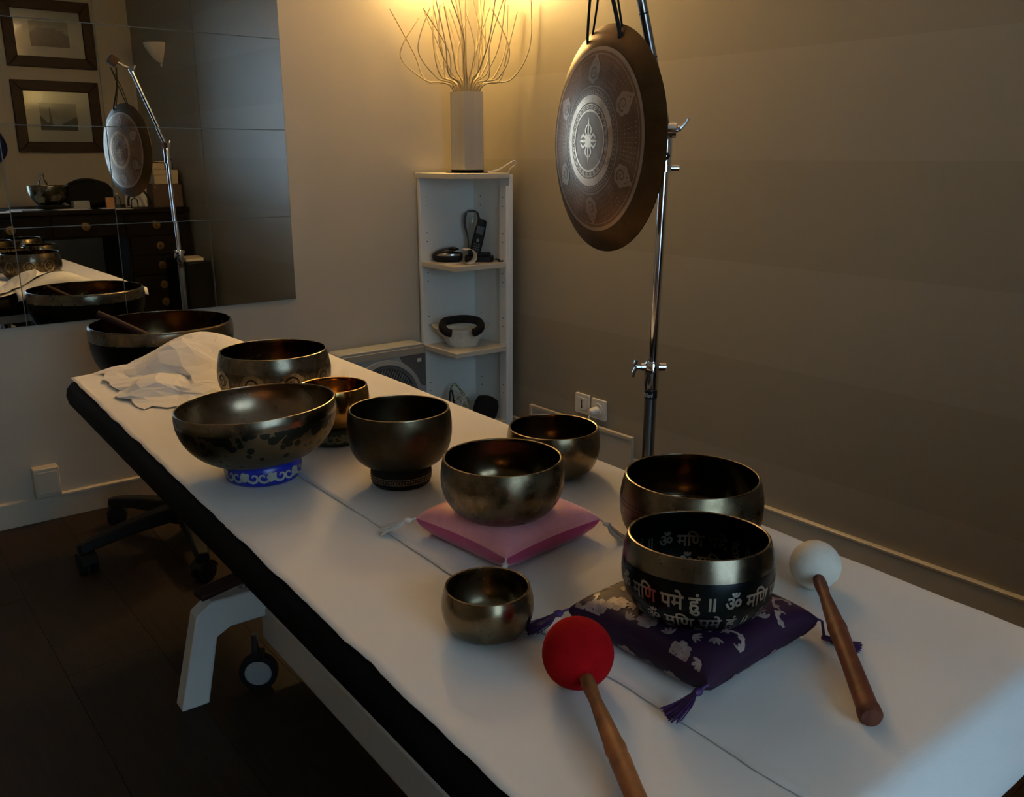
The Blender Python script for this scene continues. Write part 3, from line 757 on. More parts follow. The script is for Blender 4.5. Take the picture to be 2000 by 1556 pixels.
def annulus(mb, r0, r1, off=.0006, n=96):
    pts = [((r0 + r1)/2*math.cos(2*PI*i/n), (r0 + r1)/2*math.sin(2*PI*i/n)) for i in range(n + 1)]
    vs, fs = ribbon2d(pts, r1 - r0); 
    k_ = len(vs); gput(mb, vs, fs, off)
lt_ = MB(); annulus(lt_, .174, .1815); annulus(lt_, .167, .1685)
for r0, r1 in ((.105, .107), (.100, .101), (.092, .0935)): annulus(lt_, r0, r1)
for q in range(64):
    a = 2*PI*q/64; vs, fs = ribbon2d([(.0945*math.cos(a), .0945*math.sin(a)), (.0985*math.cos(a + .03), .0985*math.sin(a + .03))], .003); gput(lt_, vs, fs)
lt_.build('engraved_rings', 'gong_light', gong)
cp = MB(); annulus(cp, .075, .090); annulus(cp, .0705, .0722); annulus(cp, .0575, .0615)
for q in range(26):                                         # ring of little scallops
    a = 2*PI*q/26
    pts = [( (.0665 + .0026*math.cos(b_))*math.cos(a + .055*math.sin(b_)), (.0665 + .0026*math.cos(b_))*math.sin(a + .055*math.sin(b_))) for b_ in [2*PI*i/14 for i in range(15)]]
    vs, fs = ribbon2d(pts, .0016); gput(cp, vs, fs)
cp.build('copper_rings', 'gong_copper', gong)
em = MB()
for a in (0, PI/2, PI, 1.5*PI):                             # crossed thunderbolt emblem
    ln = .046 if abs(math.sin(a)) > .5 else .036
    ca, sa = math.cos(a), math.sin(a); R_ = lambda x_, y_: (x_*ca - y_*sa, x_*sa + y_*ca)
    vs, fs = ribbon2d([R_(.006 + (ln - .006)*t_, 0) for t_ in [i/8 for i in range(9)]], [.006, .007, .0055, .005, .006, .0055, .004, .0025, .0008]); gput(em, vs, fs)
    for s_ in (-1, 1):
        pts = [R_(.010 + .022*t_, s_*(.0035 + .0085*math.sin(PI*t_))) for t_ in [i/10 for i in range(11)]]
        vs, fs = ribbon2d(pts, [.002 + .003*math.sin(PI*i/10) for i in range(11)]); gput(em, vs, fs)
        vs, fs = poly2d([R_(.009 + p[0], s_*.009 + p[1]) for p in lobes(0, 0, .0032, 3, .3, 14)]); gput(em, vs, fs)
vs, fs = poly2d(lobes(0, 0, .0085, 8, .2, 32)); gput(em, vs, fs, .0008)
em.build('centre_emblem', 'gong_copper', gong)
for q in range(6):                                          # six cloud medallions with curls
    md_ = MB(); ms = MB(); sc_ = MB(); a = -PI/2 + q*PI/3; c = (.139*math.cos(a), .139*math.sin(a)); ca, sa = math.cos(a), math.sin(a)
    T_ = lambda x_, y_: (c[0] + x_*ca - y_*sa, c[1] + x_*sa + y_*ca)
    vs, fs = poly2d([T_(*p) for p in lobes(-.004, 0, .0205, 7, .16, 42)]); gput(md_, vs, fs)
    vs, fs = poly2d([T_(*p) for p in lobes(.012, .0, .0095, 5, .25, 30)]); gput(md_, vs, fs)
    vs, fs = poly2d([T_(.0225 + .007*math.cos(b_), .005*math.sin(b_)) for b_ in [2*PI*i/12 for i in range(12)]]); gput(md_, vs, fs)
    s1 = spiral(-.005, 0, .0015, .0140, 1.5, ph=1.2, n=30); vs, fs = ribbon2d([T_(*p) for p in s1], [.0012 + .0022*i/30 for i in range(31)]); gput(ms, vs, fs, .0012)
    for (x_, y_) in ((.012, .006), (.013, -.006), (.018, 0)):
        vs, fs = poly2d([T_(*p) for p in lobes(x_, y_, .0017, 3, .2, 10)]); gput(ms, vs, fs, .0012)
    for r_ in range(5):                                     # rows of script between medallions
        for t_ in range(9):
            b_ = a + .24 + .062*t_; rr = .114 + r_*.0105; h_ = random.uniform(.003, .006)
            vs, fs = ribbon2d([(rr*math.cos(b_), rr*math.sin(b_)), ((rr + h_)*math.cos(b_ + random.uniform(-.015, .015)), (rr + h_)*math.sin(b_))], .0016); gput(sc_, vs, fs, .0005)
    m_ = md_.build('cloud_medallion', 'gong_light', gong); ms.build('medallion_curl', 'gong_dark', m_); o = sc_.build('script_rows', 'gong_light', gong); o['kind'] = 'stuff'
CL = Vector((-.951, -1.693, 1.597))                         # clamp block that carries the cords
cdm = []
for s_, dz, rad in ((-1, .0, .0028), (1, .0, .0040)):
    hole = GM @ Vector((s_*.062, .203, gz(.212) + .001))
    topp = CL - GC + Vector((.01*s_, .012*s_, -.028))
    MB().tube(spline([hole + Vector((0, 0, -.012)) + gn*.002, hole + gn*.004 + Vector((0, 0, .006)), hole*.5 + topp*.5 + Vector((.004*s_, .006, 0)), topp], 6), rad, 8).build('cord', 'black_fabric', gong)
    MB().tube(spline([hole + Vector((0, 0, -.004)) - gn*.006, hole*.5 + topp*.5 - gn*.010, topp], 6), .0022, 8).build('cord', 'black_fabric', gong)

JT = Vector((-.736, -1.690, 1.205)); PB = Vector((-.731, -1.671, 0))
gs = thing('gong_stand', 'chrome boom stand with tripod feet holding the gong', 'stand', PB)
J = JT - PB; lowc = Vector((.001, -.001, .675))
MB().tube([(0, 0, .10), lowc + Vector((0, 0, -.03))], .0145, 20).build('lower_tube', 'chrome_worn', gs)
MB().tube([lowc + Vector((0, 0, -.05)), J + Vector((0, 0, -.02))], .0105, 20).build('upper_tube', 'chrome', gs)
cl = MB(); c = lowc
cl.tube([c + Vector((0, 0, -.060)), c + Vector((0, 0, -.055)), c + Vector((0, 0, -.022)), c + Vector((0, 0, .002)), c + Vector((0, 0, .008))], [.0150, .0165, .0172, .0180, .0150], 20)
cl.tube([c + Vector((-.020, .016, -.006)), c + Vector((.026, -.020, -.006))], .0095, 14)
cl.build('height_clamp', 'chrome', gs)
wn_ = MB(); q = c + Vector((-.030, .022, -.006))
wn_.tube([c + Vector((-.018, .014, -.006)), q], .006, 10); wn_.tube(spline([q + Vector((0, 0, .016)), q + Vector((-.002, .002, .006)), q, q + Vector((-.004, .003, -.012)), q + Vector((-.006, .004, -.024))], 4), .0045, 8)
wn_.build('wing_nut', 'chrome_worn', gs)
MB().tube([c + Vector((0, 0, -.082)), c + Vector((0, 0, -.062))], .0152, 24).build('sleeve_band', 'black_plastic', gs)
vs, fs = text2d('Millenium', .0155); xm = (min(v_[0] for v_ in vs) + max(v_[0] for v_ in vs))/2
tx = MB(); a0 = math.atan2(CAMP.y - PB.y, CAMP.x - PB.x)
tx.add([((.0156)*math.cos(a0 + (x_ - xm)*.62/.0156), .0156*math.sin(a0 + (x_ - xm)*.62/.0156), c.z - .0775 + y_) for x_, y_ in vs], fs)
tx.build('sleeve_lettering', 'white_plastic', gs, smooth=False)
# upper joint
jm = MB(); jm.tube([J + Vector((0, 0, -.075)), J + Vector((0, 0, -.068)), J + Vector((0, 0, -.02)), J + Vector((0, 0, -.012))], [.0130, .0135, .0145, .012], 20)
jm.tube([J + Vector((-.012, .014, 0)), J + Vector((.014, -.016, 0))], .0165, 20); jm.build('tilt_joint', 'chrome', gs)
cm = MB(); cm.tube([J + Vector((0, 0, -.088)), J + Vector((0, 0, -.072))], .0150, 20); cm.tube([J + Vector((.0, 0, -.080)), J + Vector((.024, -.020, -.080))], .0065, 12); cm.build('memory_collar', 'chrome', gs)
wm = MB(); q = J + Vector((.020, -.022, .004)); wm.tube([J + Vector((.012, -.014, 0)), q], .006, 10); wm.tube(spline([q + Vector((-.008, .004, -.006)), q, q + Vector((.008, -.006, .010)), q + Vector((.013, -.010, .022))], 4), [.004]*12 + [.003], 8); wm.build('wing_nut', 'chrome_worn', gs)
AE = Vector((-.866, -1.693, 1.553)) - PB
MB().tube([J + (AE - J)*-.03, AE], .0098, 16).build('boom_arm', 'chrome_worn', gs)
for t_ in (.18, .42, .66):
    p = J + (AE - J)*t_; d = (AE - J).normalized(); MB().tube([p - d*.0012, p + d*.0012], .0103, 16).build('boom_mark', 'black_plastic', gs)
am = MB(); am.tube([AE - (AE - J).normalized()*.01, AE + (AE - J).normalized()*.018], .0125, 16); am.tube([AE + Vector((-.006, .014, .012)), AE + Vector((.004, -.018, .012))], .0130, 16)
am.tube(spline([AE + Vector((-.005, 0, .015)), AE + Vector((-.028, 0, .020)), AE + Vector((-.055, 0, .034)), CL - PB], 4), .0055, 10); am.build('boom_joint', 'chrome', gs)
wm = MB(); q = AE + Vector((.018, -.020, .016)); wm.tube([AE + Vector((.002, -.015, .012)), q], .005, 8); wm.tube([q + Vector((-.006, 0, -.012)), q, q + Vector((.006, 0, .014))], [.003, .005, .003], 8); wm.build('wing_nut', 'chrome', gs)
M_ = Matrix.Translation(CL - PB) @ Matrix.Rotation(math.radians(35), 4, 'Y')
MB().box(-.020, .020, -.022, .022, -.020, .020, 0, M_).build('clamp_block', 'stick_wood', gs, bevel=.003)
for q in range(3):
    a = math.radians(75 + 120*q); d = Vector((math.cos(a), math.sin(a), 0))
    MB().tube([Vector((0, 0, .34)) + d*.018, Vector((0, 0, .18)) + d*.20, Vector((0, 0, .010)) + d*.34], .008, 10).build('tripod_leg', 'chrome_worn', gs)
    MB().tube([Vector((0, 0, .13)) + d*.015, Vector((0, 0, .145)) + d*.235], .006, 8).build('leg_brace', 'chrome_worn', gs)
    MB().tube([Vector((0, 0, .0005)) + d*.346, Vector((0, 0, .022)) + d*.335], .011, 12).build('rubber_foot', 'black_rubber', gs)
MB().tube([(0, 0, .09), (0, 0, .145)], .02, 20).build('leg_collar', 'chrome_worn', gs); MB().tube([(0, 0, .32), (0, 0, .36)], .022, 20).build('leg_collar', 'chrome_worn', gs)
# thin strap from the gong to the stand
strap = MB().tube(spline([GC - GC + GM @ Vector((GR*.80, -.020, -.010)), GM @ Vector((GR*.92, -.030, -.03)), (J + PB - GC) + Vector((-.04, .012, -.085)), (J + PB - GC) + Vector((-.012, .004, -.080))], 5), .0028, 8).build('steadying_cord', 'black_fabric', gong)

# ------------------------------------------------------------------ corner shelf
sh = thing('corner_shelf', 'white corner shelf unit with open front', 'shelf', (0, 0, 0))
SX, SY, ST = -.322, -.272, 1.070
ox, oy, tp = -.040, -.0175, .018                               # stands clear of walls by the skirting
box('side_panel', 'white_melamine', SX, ox - tp, oy - tp, oy, 0, ST, sh, .0015)
box('side_panel', 'white_melamine', ox - tp, ox, SY, oy, 0, ST + .012, sh, .0015)
box('edge_rail', 'white_melamine', ox - tp - .016, ox - tp, SY, SY + .045, 0, ST - .03, sh, .0015)
def shelf_board(z, th=.020):
    M0 = [(ox - tp, oy - tp), (SX, oy - tp), (SX + .002, SY + .004), (ox - tp, SY)]
    return MB().prism(M0, z - th, z).build('shelf_board', ['melamine_edge'], sh, bevel=.0015)
for z in (.085, .402, .742): shelf_board(z)
MB().prism([(ox - tp, oy), (SX - .008, oy), (SX - .006, SY - .004), (ox - tp, SY - .004)], ST - .002, ST + .018).build('top_board', 'melamine_edge', sh, bevel=.0015)
ST2 = ST + .018
hole = None
for z in (.20, .235, .48, .515, .66, .695, .82, .855, .96, .995):
    for (x_, y_, ax) in ((SX + .03, oy - tp, 'y'), (ox - tp - .016, SY + .022, 'x'), (ox - tp, oy - tp - .045, 'x')):
        if hole is None:
            hole = MB().lathe([(0, .0006), (.0024, .0006), (.0024, 0)], 10).build('peg_hole', 'black_hole', sh); hb = hole
        else: hole = shared('peg_hole', hb, sh)
        hole.location = (x_, y_, z); hole.rotation_euler = (PI/2, 0, 0) if ax == 'y' else (0, -PI/2, 0)
# vase with twigs
va = thing('square_vase', 'tall square brushed steel vase on the corner shelf', 'vase', (-.172, -.152, ST2))
s_, H_ = .0455, .300
vb = MB(); vb.box(-s_, s_, -s_, s_, .004, .012)
for (a, b_, c_, d_) in ((-s_, s_, -s_, -s_ + .0025), (-s_, s_, s_ - .0025, s_), (-s_, -s_ + .0025, -s_ + .0025, s_ - .0025), (s_ - .0025, s_, -s_ + .0025, s_ - .0025)): vb.box(a, b_, c_, d_, .004, H_)
vb.build('vase_body', 'steel_brushed', va, smooth=False)
MB().box(-.062, .062, -.062, .062, 0, .004).build('base_plate', 'black_plastic', va, bevel=.001)
# pale twigs
rnd = random.Random(11); vx, vy = -.172, -.152
right = Vector((.784, -.62, 0)); toward = Vector((-.62, -.784, 0))
slots = [((i - 2.5)*.0135, (j - 2.5)*.0135) for i in range(6) for j in range(6)]
placed_p, placed_r = np.zeros((0, 3)), np.zeros(0)
def twig_path(sl, wild):
    """one twig: stands in its own slot of the vase, swings out, then rises"""
    v_ = Vector((sl[0], sl[1], 0)); side = v_.dot(right)/.040 + rnd.uniform(-.16, .16)*wild; dep = v_.dot(toward)/.075 + .12 + rnd.uniform(-.15, .15)*wild
    hd_ = right*side + toward*dep; sp2 = min(1, abs(side)); L = rnd.uniform(.26, .40); low = rnd.uniform(.10, .75)
    p0 = Vector((vx + sl[0], vy + sl[1], ST2 + .013)); p1 = Vector((vx + sl[0]*1.03, vy + sl[1]*1.03, ST2 + H_ + .002))
    p2 = p1 + hd_*(.055 + .075*rnd.random()*sp2) + Vector((0, 0, .022 + .055*(1 - sp2) + .03*low))
    p3 = p2 + hd_*.11*low + Vector((0, 0, L*.30))
    p4 = p3 + hd_*.07*rnd.uniform(-.9, 1.3) + right*rnd.uniform(-.05, .05) + Vector((0, 0, L*.45))
    for p in (p0, p1, p2, p3, p4): p.x = min(p.x, -.022); p.y = min(p.y, -.022); p.z = min(p.z, 1.735)
    return [p0, p1, p2, p3, p4]
rnd.shuffle(slots)
for sl in slots[:34]:
    best = None
    for attempt in range(160):
        pts = twig_path(sl, 1 + attempt/80); tp_ = np.array(spline(pts, 30)); tr_ = .0040 - .0020*np.linspace(0, 1, len(tp_))
        if len(placed_p) == 0: best = (1, pts, tp_, tr_); break
        d_ = np.sqrt(((tp_[:, None, :] - placed_p[None])**2).sum(2)) - tr_[:, None] - placed_r[None]
        gap = float(d_.min())
        if best is None or gap > best[0]: best = (gap, pts, tp_, tr_)
        if gap > .0018: break
    gap, pts, tp_, tr_ = best
    placed_p = np.vstack([placed_p, tp_]); placed_r = np.concatenate([placed_r, tr_])
    sp3 = spline(pts, 10); n = len(sp3)
    tw = MB().tube(sp3, [.0040 - .0020*k_/n for k_ in range(n)], 6).build('twig', 'twig_white')
    tag(tw, 'thin pale curved twig standing in the square steel vase', 'twig', 'pale twigs in the steel vase')
tag(MB().tube(spline([(-.135, -.235, ST2 + .004), (-.10, -.255, ST2 + .012), (-.062, -.262, ST2 + .030), (-.030, -.268, ST2 + .045), (-.020, -.262, ST2 + .030), (-.022, -.225, ST2 + .004), (-.022, -.20, ST2 - .10)], 6), .0032, 8).build('lamp_cable', 'cable_white'), 'white flat cable lying over the shelf top beside the vase', 'cable')

# wall sconces: half bowls; the one above the vase is lit
def sconce(name, loc, rz, shade, label, fin='plaster_shade'):
    r0 = thing(name, label, 'lamp', loc, (0, 0, rz))
    prof = [(.002, -.075), (.018, -.070), (.050, -.045), (.085, 0), (.108, .040), (.115, .062), (.111, .062), (.104, .040), (.081, .002), (.047, -.041), (.016, -.064), (.002, -.069)]
    mb = MB(); mb.lathe(prof, 28, 0, None, PI, 2*PI)
    mb.build('sconce_shade_offscreen' if name.endswith('_offscreen') else 'sconce_shade', shade, r0); 
    fm_ = MB(); fm_.lathe([(0, -.098), (.010, -.094), (.014, -.082), (.010, -.074), (0, -.071)], 16, 0, None, PI, 2*PI); fm_.build('sconce_finial', fin, r0)
    MB().box(-.03, .03, -.012, 0, -.04, .04).build('wall_plate', fin, r0, bevel=.003)
    return r0
lit = sconce('wall_sconce_offscreen', (-.270, -.0005, 1.845), 0, 'lamp_shade_lit', 'lit half-bowl wall lamp glowing above the vase of twigs')
ld = bpy.data.lights.new('sconce_bulb_offscreen', 'AREA'); ld.shape = 'DISK'; ld.size = .09; ld.energy = LAMP_WATT; ld.color = (1, .62, .30)
lo = bpy.data.objects.new('sconce_bulb_offscreen', ld); COL.objects.link(lo); lo.parent = lit; lo.location = (0, -.052, .045); lo.rotation_euler = (PI, 0, 0)
sconce('wall_sconce', (-.0005, -3.92, 1.885), -PI/2, 'plaster_shade', 'unlit half-bowl wall lamp on the striped wall, seen in the mirror')

# things on the shelf
# black phone base, oval with a chrome edge
def oval(mb, a, b_, zs, M=None, n=36, mi=0):
    prof = zs; o0 = len(mb.v)
    for (k_, z_) in prof:
        for i in range(n):
            q_ = Vector((a*k_*math.cos(2*PI*i/n), b_*k_*math.sin(2*PI*i/n), z_)); mb.v.append(tuple(M @ q_ if M else q_))
    for j in range(len(prof) - 1):
        for i in range(n): mb.f.append((o0 + j*n + i, o0 + j*n + (i + 1) % n, o0 + (j + 1)*n + (i + 1) % n, o0 + (j + 1)*n + i)); mb.m.append(mi if not isinstance(mi, list) else mi[j])
    return mb
S2 = .742
r0 = thing('clock_radio', 'glossy black oval gadget with grey edge on the upper shelf', 'gadget', (-.236, -.096, S2 - .001), (0, 0, -.75))
oval(MB(), .062, .040, [(.02, .001), (.80, .001), (.96, .008), (1, .018), (.97, .026)]).build('casing', 'black_plastic', r0)
oval(MB(), .062, .040, [(.97, .026), (1.0, .028), (.99, .034), (.94, .036)]).build('edge_band', 'chrome_worn', r0)
M_ = Matrix.Rotation(math.radians(-14), 4, 'Y')
oval(MB(), .062, .040, [(.94, .036), (.90, .044), (.70, .052), (.35, .056), (.02, .057)], M_).build('lid', 'black_gloss', r0)
r0 = thing('cordless_phone', 'black cordless telephone standing upright in its charging base', 'telephone', (-.1285, -.165, S2), (0, 0, -.66))
ph_ = MB()
for zz, hwid, hd2 in ((0, 1, 1),): pass
def rbox(name, mt, a, b_, z0, z1, r_, parent, M=None):
    pl = rrect(-a, a, -b_, b_, r_, 5); return MB().prism(pl, z0, z1, M).build(name, mt, parent, bevel=.003)
rbox('charging_base', 'black_plastic', .058, .042, 0, .022, .02, r0)
rbox('base_top', 'black_plastic', .046, .032, .022, .034, .014, r0)
M_ = Matrix.Translation((-.020, 0, .024)) @ Matrix.Rotation(math.radians(14), 4, 'Y') @ Matrix.Rotation(PI/2, 4, 'X')
pl = [(-.021, 0), (.021, 0), (.0225, .05), (.0215, .10), (.018, .138), (.010, .147), (-.010, .147), (-.018, .138), (-.0215, .10), (-.0225, .05)]
MB().prism(pl, -.011, .011, M_).build('handset', 'black_plastic', r0, bevel=.004)
MB().prism([(-.014, .088), (.014, .088), (.014, .118), (-.014, .118)], .011, .0118, M_).build('screen', 'dark_grey_plastic', r0)
MB().lathe([(0, .0125), (.006, .0125), (.007, .011)], 16, 0, M_ @ Matrix.Translation((0, .062, 0))).build('round_key', 'chrome_worn', r0)
for kx in (-.009, 0, .009):
    for ky in (.016, .026, .036, .046): MB().prism([(kx - .003, ky - .003), (kx + .003, ky - .003), (kx + .003, ky + .003), (kx - .003, ky + .003)], .011, .0122, M_).build('key', 'dark_grey_plastic', r0)
tag(MB().tube(spline([(-.085, -.215, S2 + .010), (-.070, -.235, S2 + .006), (-.080, -.255, S2 + .005), (-.095, -.245, S2 + .005)], 5), .003, 8).build('phone_plug_cable', 'black_plastic'), 'short black cable beside the cordless telephone', 'cable')
nc = MB(); nn = 22
def curl(u, v):
    a = -2.3 + 4.4*u; return (.0 + .030*math.cos(a)*(1 + .1*v), -.032 + .064*v, .030 + .029*math.sin(a))
nc.grid(curl, nn, 6)
o = nc.build('paper_note', 'paper_white', ang=180, loc=(-.221, -.214, S2 + .001), rot=(0, 0, -.35)); so_ = o.modifiers.new('thickness', 'SOLIDIFY'); so_.thickness = .0004
tag(o, 'curled white paper note in front of the telephone', 'paper')
tag(MB().box(-.03, .03, -.02, .02, 0, .001).build('paper_slip', 'paper_white', loc=(-.266, -.172, S2 + .0001), rot=(0, 0, .5)), 'flat paper slip at the shelf edge under the black gadget', 'paper')
# clear blister shaped like a bulb, leaning in the corner
bp = MB(); bpr = [(0, .002), (.014, .002), (.016, .03), (.018, .075), (.026, .105), (.034, .135), (.035, .165), (.028, .188), (.014, .198), (0, .200)]
bp.lathe(bpr, 28); tag(bp.build('clear_bottle', 'clear_plastic', loc=(-.106, -.085, S2)), 'clear plastic bulb-shaped bottle at the back of the upper shelf', 'bottle')
# pleated white basket with a black padded neck roll
S3 = .402
bk = thing('pleated_basket', 'white pleated cloth basket on the lower shelf', 'basket', (-.208, -.150, S3), (0, 0, -.66))
N = 56; bm_ = MB(); prof = [(.40, 0), (.60, .0), (.70, .02), (.92, .055), (1.10, .085)]
def bas(u, v):
    a = 2*PI*u; k_ = v*(len(prof) - 1); j = min(int(k_), len(prof) - 2); f_ = k_ - j
    rr = prof[j][0]*(1 - f_) + prof[j + 1][0]*f_; z = prof[j][1]*(1 - f_) + prof[j + 1][1]*f_
    sq = 1/ (abs(math.cos(a))**2.6 + abs(math.sin(a))**2.6)**(1/2.6)
    w = 1 + .03*math.sin(28*a)*v
    z += .016*v*abs(math.cos(a))**3
    return (.098*rr*sq*math.cos(a)*w*(1.12 if math.cos(a) < 0 and v > .7 else 1), .058*rr*sq*math.sin(a)*w, z*.86)
bm_.grid(bas, 84, 12)
o = bm_.build('basket_wall', 'basket_white', bk, ang=70); so_ = o.modifiers.new('thickness', 'SOLIDIFY'); so_.thickness = .002
oval(MB(), .086*.42, .058*.42, [(.01, .001), (1, .001)]).build('basket_base', 'basket_white', bk)
oval(MB(), .080, .048, [(.01, .066), (.7, .064), (1, .052), (.8, .02), (.4, .004)]).build('cloth_filling', 'paper_white', bk)
rl = spline([(-.036, -.081, .074), (-.056, -.081, .078), (-.074, -.072, .094), (-.068, -.050, .114), (-.026, -.036, .121), (.022, -.036, .123), (.066, -.048, .117), (.078, -.070, .098), (.062, -.080, .080), (.044, -.081, .076)], 5)
nk = MB().tube(rl, [.010] + [.0165]*(len(rl) - 2) + [.010], 14).build('padded_roll', 'black_fabric', loc=(-.208, -.150, S3 - .0068), rot=(0, 0, -.66))
tag(nk, 'black padded U-shaped roll lying across the white basket', 'roll')
# bottom shelf: tangled cables, black pouch
S4 = .085; rnd = random.Random(5)
labs = [('cable_white', 'tangled white cable at the bottom of the corner shelf', .0034)]*3 + [('cable_green', 'thin yellow-green cable among the white cables on the bottom shelf', .0018), ('black_plastic', 'black cable loop at the bottom of the corner shelf', .0034)]
lines = []
for i in range(4):
    pts = []
    for k_ in range(9):
        a = k_*1.55 + i*1.1; rr = rnd.uniform(.030, .055); pts.append((-.222 + rr*math.cos(a)*1.3, -.135 + rr*math.sin(a), S4 + .008 + i*.018 + rnd.uniform(0, .125)*(k_ % 2)))
    lines.append(np.array(spline(pts, 14)))
lines.append(np.array(spline([(-.275, -.165, S4 + .005), (-.285, -.165, S4 + .06), (-.282, -.160, S4 + .135), (-.268, -.160, S4 + .140), (-.264, -.168, S4 + .06), (-.255, -.195, S4 + .010), (-.235, -.225, S4 + .0045)], 14)))
cid = np.concatenate([np.full(len(l_), i) for i, l_ in enumerate(lines)]); idx = np.concatenate([np.arange(len(l_)) for l_ in lines])
crad = np.array([q_[2] for q_ in labs])[cid]; X = np.vstack(lines)
need = crad[:, None] + crad[None] + .0034
skip = (cid[:, None] == cid[None]) & (abs(idx[:, None] - idx[None]) < 10)
PC = np.array((-.140, -.207)); PR = .066                     # room kept free for the pouch
for it in range(420):
    D = X[:, None] - X[None]; dist = np.sqrt((D**2).sum(2)) + 1e-9
    push = np.where((dist < need) & ~skip, (need - dist)/dist, 0)
    X = X + .40*(D*push[:, :, None]).sum(1)/np.maximum(1, (push > 0).sum(1))[:, None]
    if it < 300:                                            # keep each cable smooth
        for i in range(5):
            m_ = np.where(cid == i)[0]; mid_ = (X[m_[:-2]] + X[m_[2:]])/2; X[m_[1:-1]] += .10*(mid_ - X[m_[1:-1]])
    v2 = X[:, :2] - PC; d2 = np.sqrt((v2**2).sum(1)) + 1e-9; far_ = np.maximum(d2, PR + crad); X[:, :2] = PC + v2/d2[:, None]*far_[:, None]
    X[:, 0] = np.clip(X[:, 0], SX + .010, -.066); X[:, 1] = np.clip(X[:, 1], -.262, oy - tp - .006); X[:, 2] = np.clip(X[:, 2], S4 + crad + .0002, S4 + .20)
for i, (mt, lab, rad_) in enumerate(labs):
    tag(MB().tube([tuple(map(float, p)) for p in X[cid == i]], rad_, 8).build('cable', mt), lab, 'cable', 'cables on the bottom shelf' if i < 3 else None)
o = oval(MB(), .052, .036, [(.02, .0), (.86, .0), (1, .02), (.98, .06), (.82, .085), (.4, .094), (.02, .095)], Matrix.Rotation(.25, 4, 'Y')).build('pouch', 'black_fabric', loc=(-.144, -.205, S4 + .0110), rot=(0, 0, -.8)); tag(o, 'soft black pouch on the bottom shelf', 'pouch')

# ------------------------------------------------------------------ fan box by the shelf
fb = thing('box_fan', 'grey square box fan with round slatted grille, standing by the corner shelf', 'fan', (-.567, -.085, 0))
FW, FH, FD = .195, .432, .045
MB().prism(rrect(-FW, FW, .012, FH, .018, 5), -FD, FD, Matrix.Rotation(PI/2, 4, 'X')).build('housing', 'grey_plastic', fb, bevel=.004)
MB().box(-FW + .012, FW - .012, -FD - .004, -FD, FH - .040, FH - .012).build('top_strip', 'tan_plastic', fb, bevel=.001)
MB().prism([(.070, FH - .042), (FW - .006, FH - .042), (FW - .006, FH - .175), (FW - .035, FH - .165), (.128, FH - .105), (.095, FH - .078)], 0, .004, Matrix.Translation((0, -FD, 0)) @ Matrix.Rotation(PI/2, 4, 'X')).build('control_panel', 'dark_grey_plastic', fb, bevel=.001)
MB().box(.150, .168, -FD - .006, -FD - .004, FH - .072, FH - .058).build('switch_label', 'white_plastic', fb)
GMx = Matrix.Translation((.0, -FD, .215)) @ Matrix.Rotation(PI/2, 4, 'X'); RR = .150
MB().lathe([(RR + .022, .000), (RR + .020, .007), (RR + .002, .009), (RR, .0)], 56, 0, GMx).build('grille_surround', 'grey_plastic', fb)
MB().lathe([(0, .0006), (RR, .0006)], 48, 0, GMx).build('grille_back', 'black_hole', fb)
MB().lathe([(RR, .001), (RR, .008), (RR - .012, .008), (RR - .014, .001)], 56, 0, GMx).build('grille_ring', 'dark_grey_plastic', fb)
Mr = GMx @ Matrix.Rotation(math.radians(-28), 4, 'Z')
for k_ in range(-11, 12):
    xk = k_*.0118; hk = math.sqrt(max(0, (RR - .014)**2 - xk*xk))
    MB().box(xk - .0028, xk + .0028, -hk, hk, .001, .0065, 0, Mr).build('grille_slat', 'grille_grey', fb)
for sg in (-.05, .05): MB().box(-math.sqrt((RR - .014)**2 - sg*sg), math.sqrt((RR - .014)**2 - sg*sg), sg - .002, sg + .002, .0066, .0080, 0, Mr).build('grille_bar', 'grille_grey', fb)
for sx_ in (-1, 1): MB().box(sx_*.14 - .03, sx_*.14 + .03, -.045, .045, 0, .012).build('foot', 'dark_grey_plastic', fb, bevel=.002)

# ------------------------------------------------------------------ sockets and low panel
def plate(y0, y1, z0, z1, name, label, cat):
    r0 = thing(name, label, cat, (0, (y0 + y1)/2, z0)); hw_ = abs(y1 - y0)/2
    MB().prism(rrect(-hw_, hw_, 0, z1 - z0, .006, 4), 0, .009, Matrix(((0, 0, -1, 0), (1, 0, 0, 0), (0, 1, 0, 0), (0, 0, 0, 1)))).build('face_plate', 'white_plastic', r0, bevel=.0015)
    return r0, hw_
r0, hw_ = plate(-.700, -.622, .193, .271, 'phone_socket', 'square white telephone socket with a dark vertical slot', 'socket')
MB().prism(rrect(-.024, .024, .015, .063, .003, 3), .009, .0105, Matrix(((0, 0, -1, 0), (1, 0, 0, 0), (0, 1, 0, 0), (0, 0, 0, 1)))).build('insert', 'white_plastic', r0, bevel=.0008)
MB().box(-.0118, -.0104, -.0018, .0018, .024, .056).build('slot', 'black_hole', r0); MB().box(-.0118, -.0104, -.0045, .0045, .024, .028).build('slot', 'black_hole', r0)
r0, hw_ = plate(-.790, -.712, .189, .267, 'power_socket', 'square white power socket with a plug in it', 'socket')
MB().lathe([(.024, .0092), (.022, .012), (.019, .0095)], 24, 0, Matrix.Translation((0, .0, .040)) @ Matrix.Rotation(-PI/2, 4, 'Y')).build('socket_ring', 'white_plastic', r0)
pg = thing('plug', 'white plug with cable in the power socket', 'plug', (-.011, -.745, .222))
MB().lathe([(0, .0), (.017, .0), (.0175, .012), (.015, .026), (.009, .034), (0, .036)], 20, 0, Matrix.Rotation(-PI/2, 4, 'Y')).build('plug_body', 'white_plastic', pg)
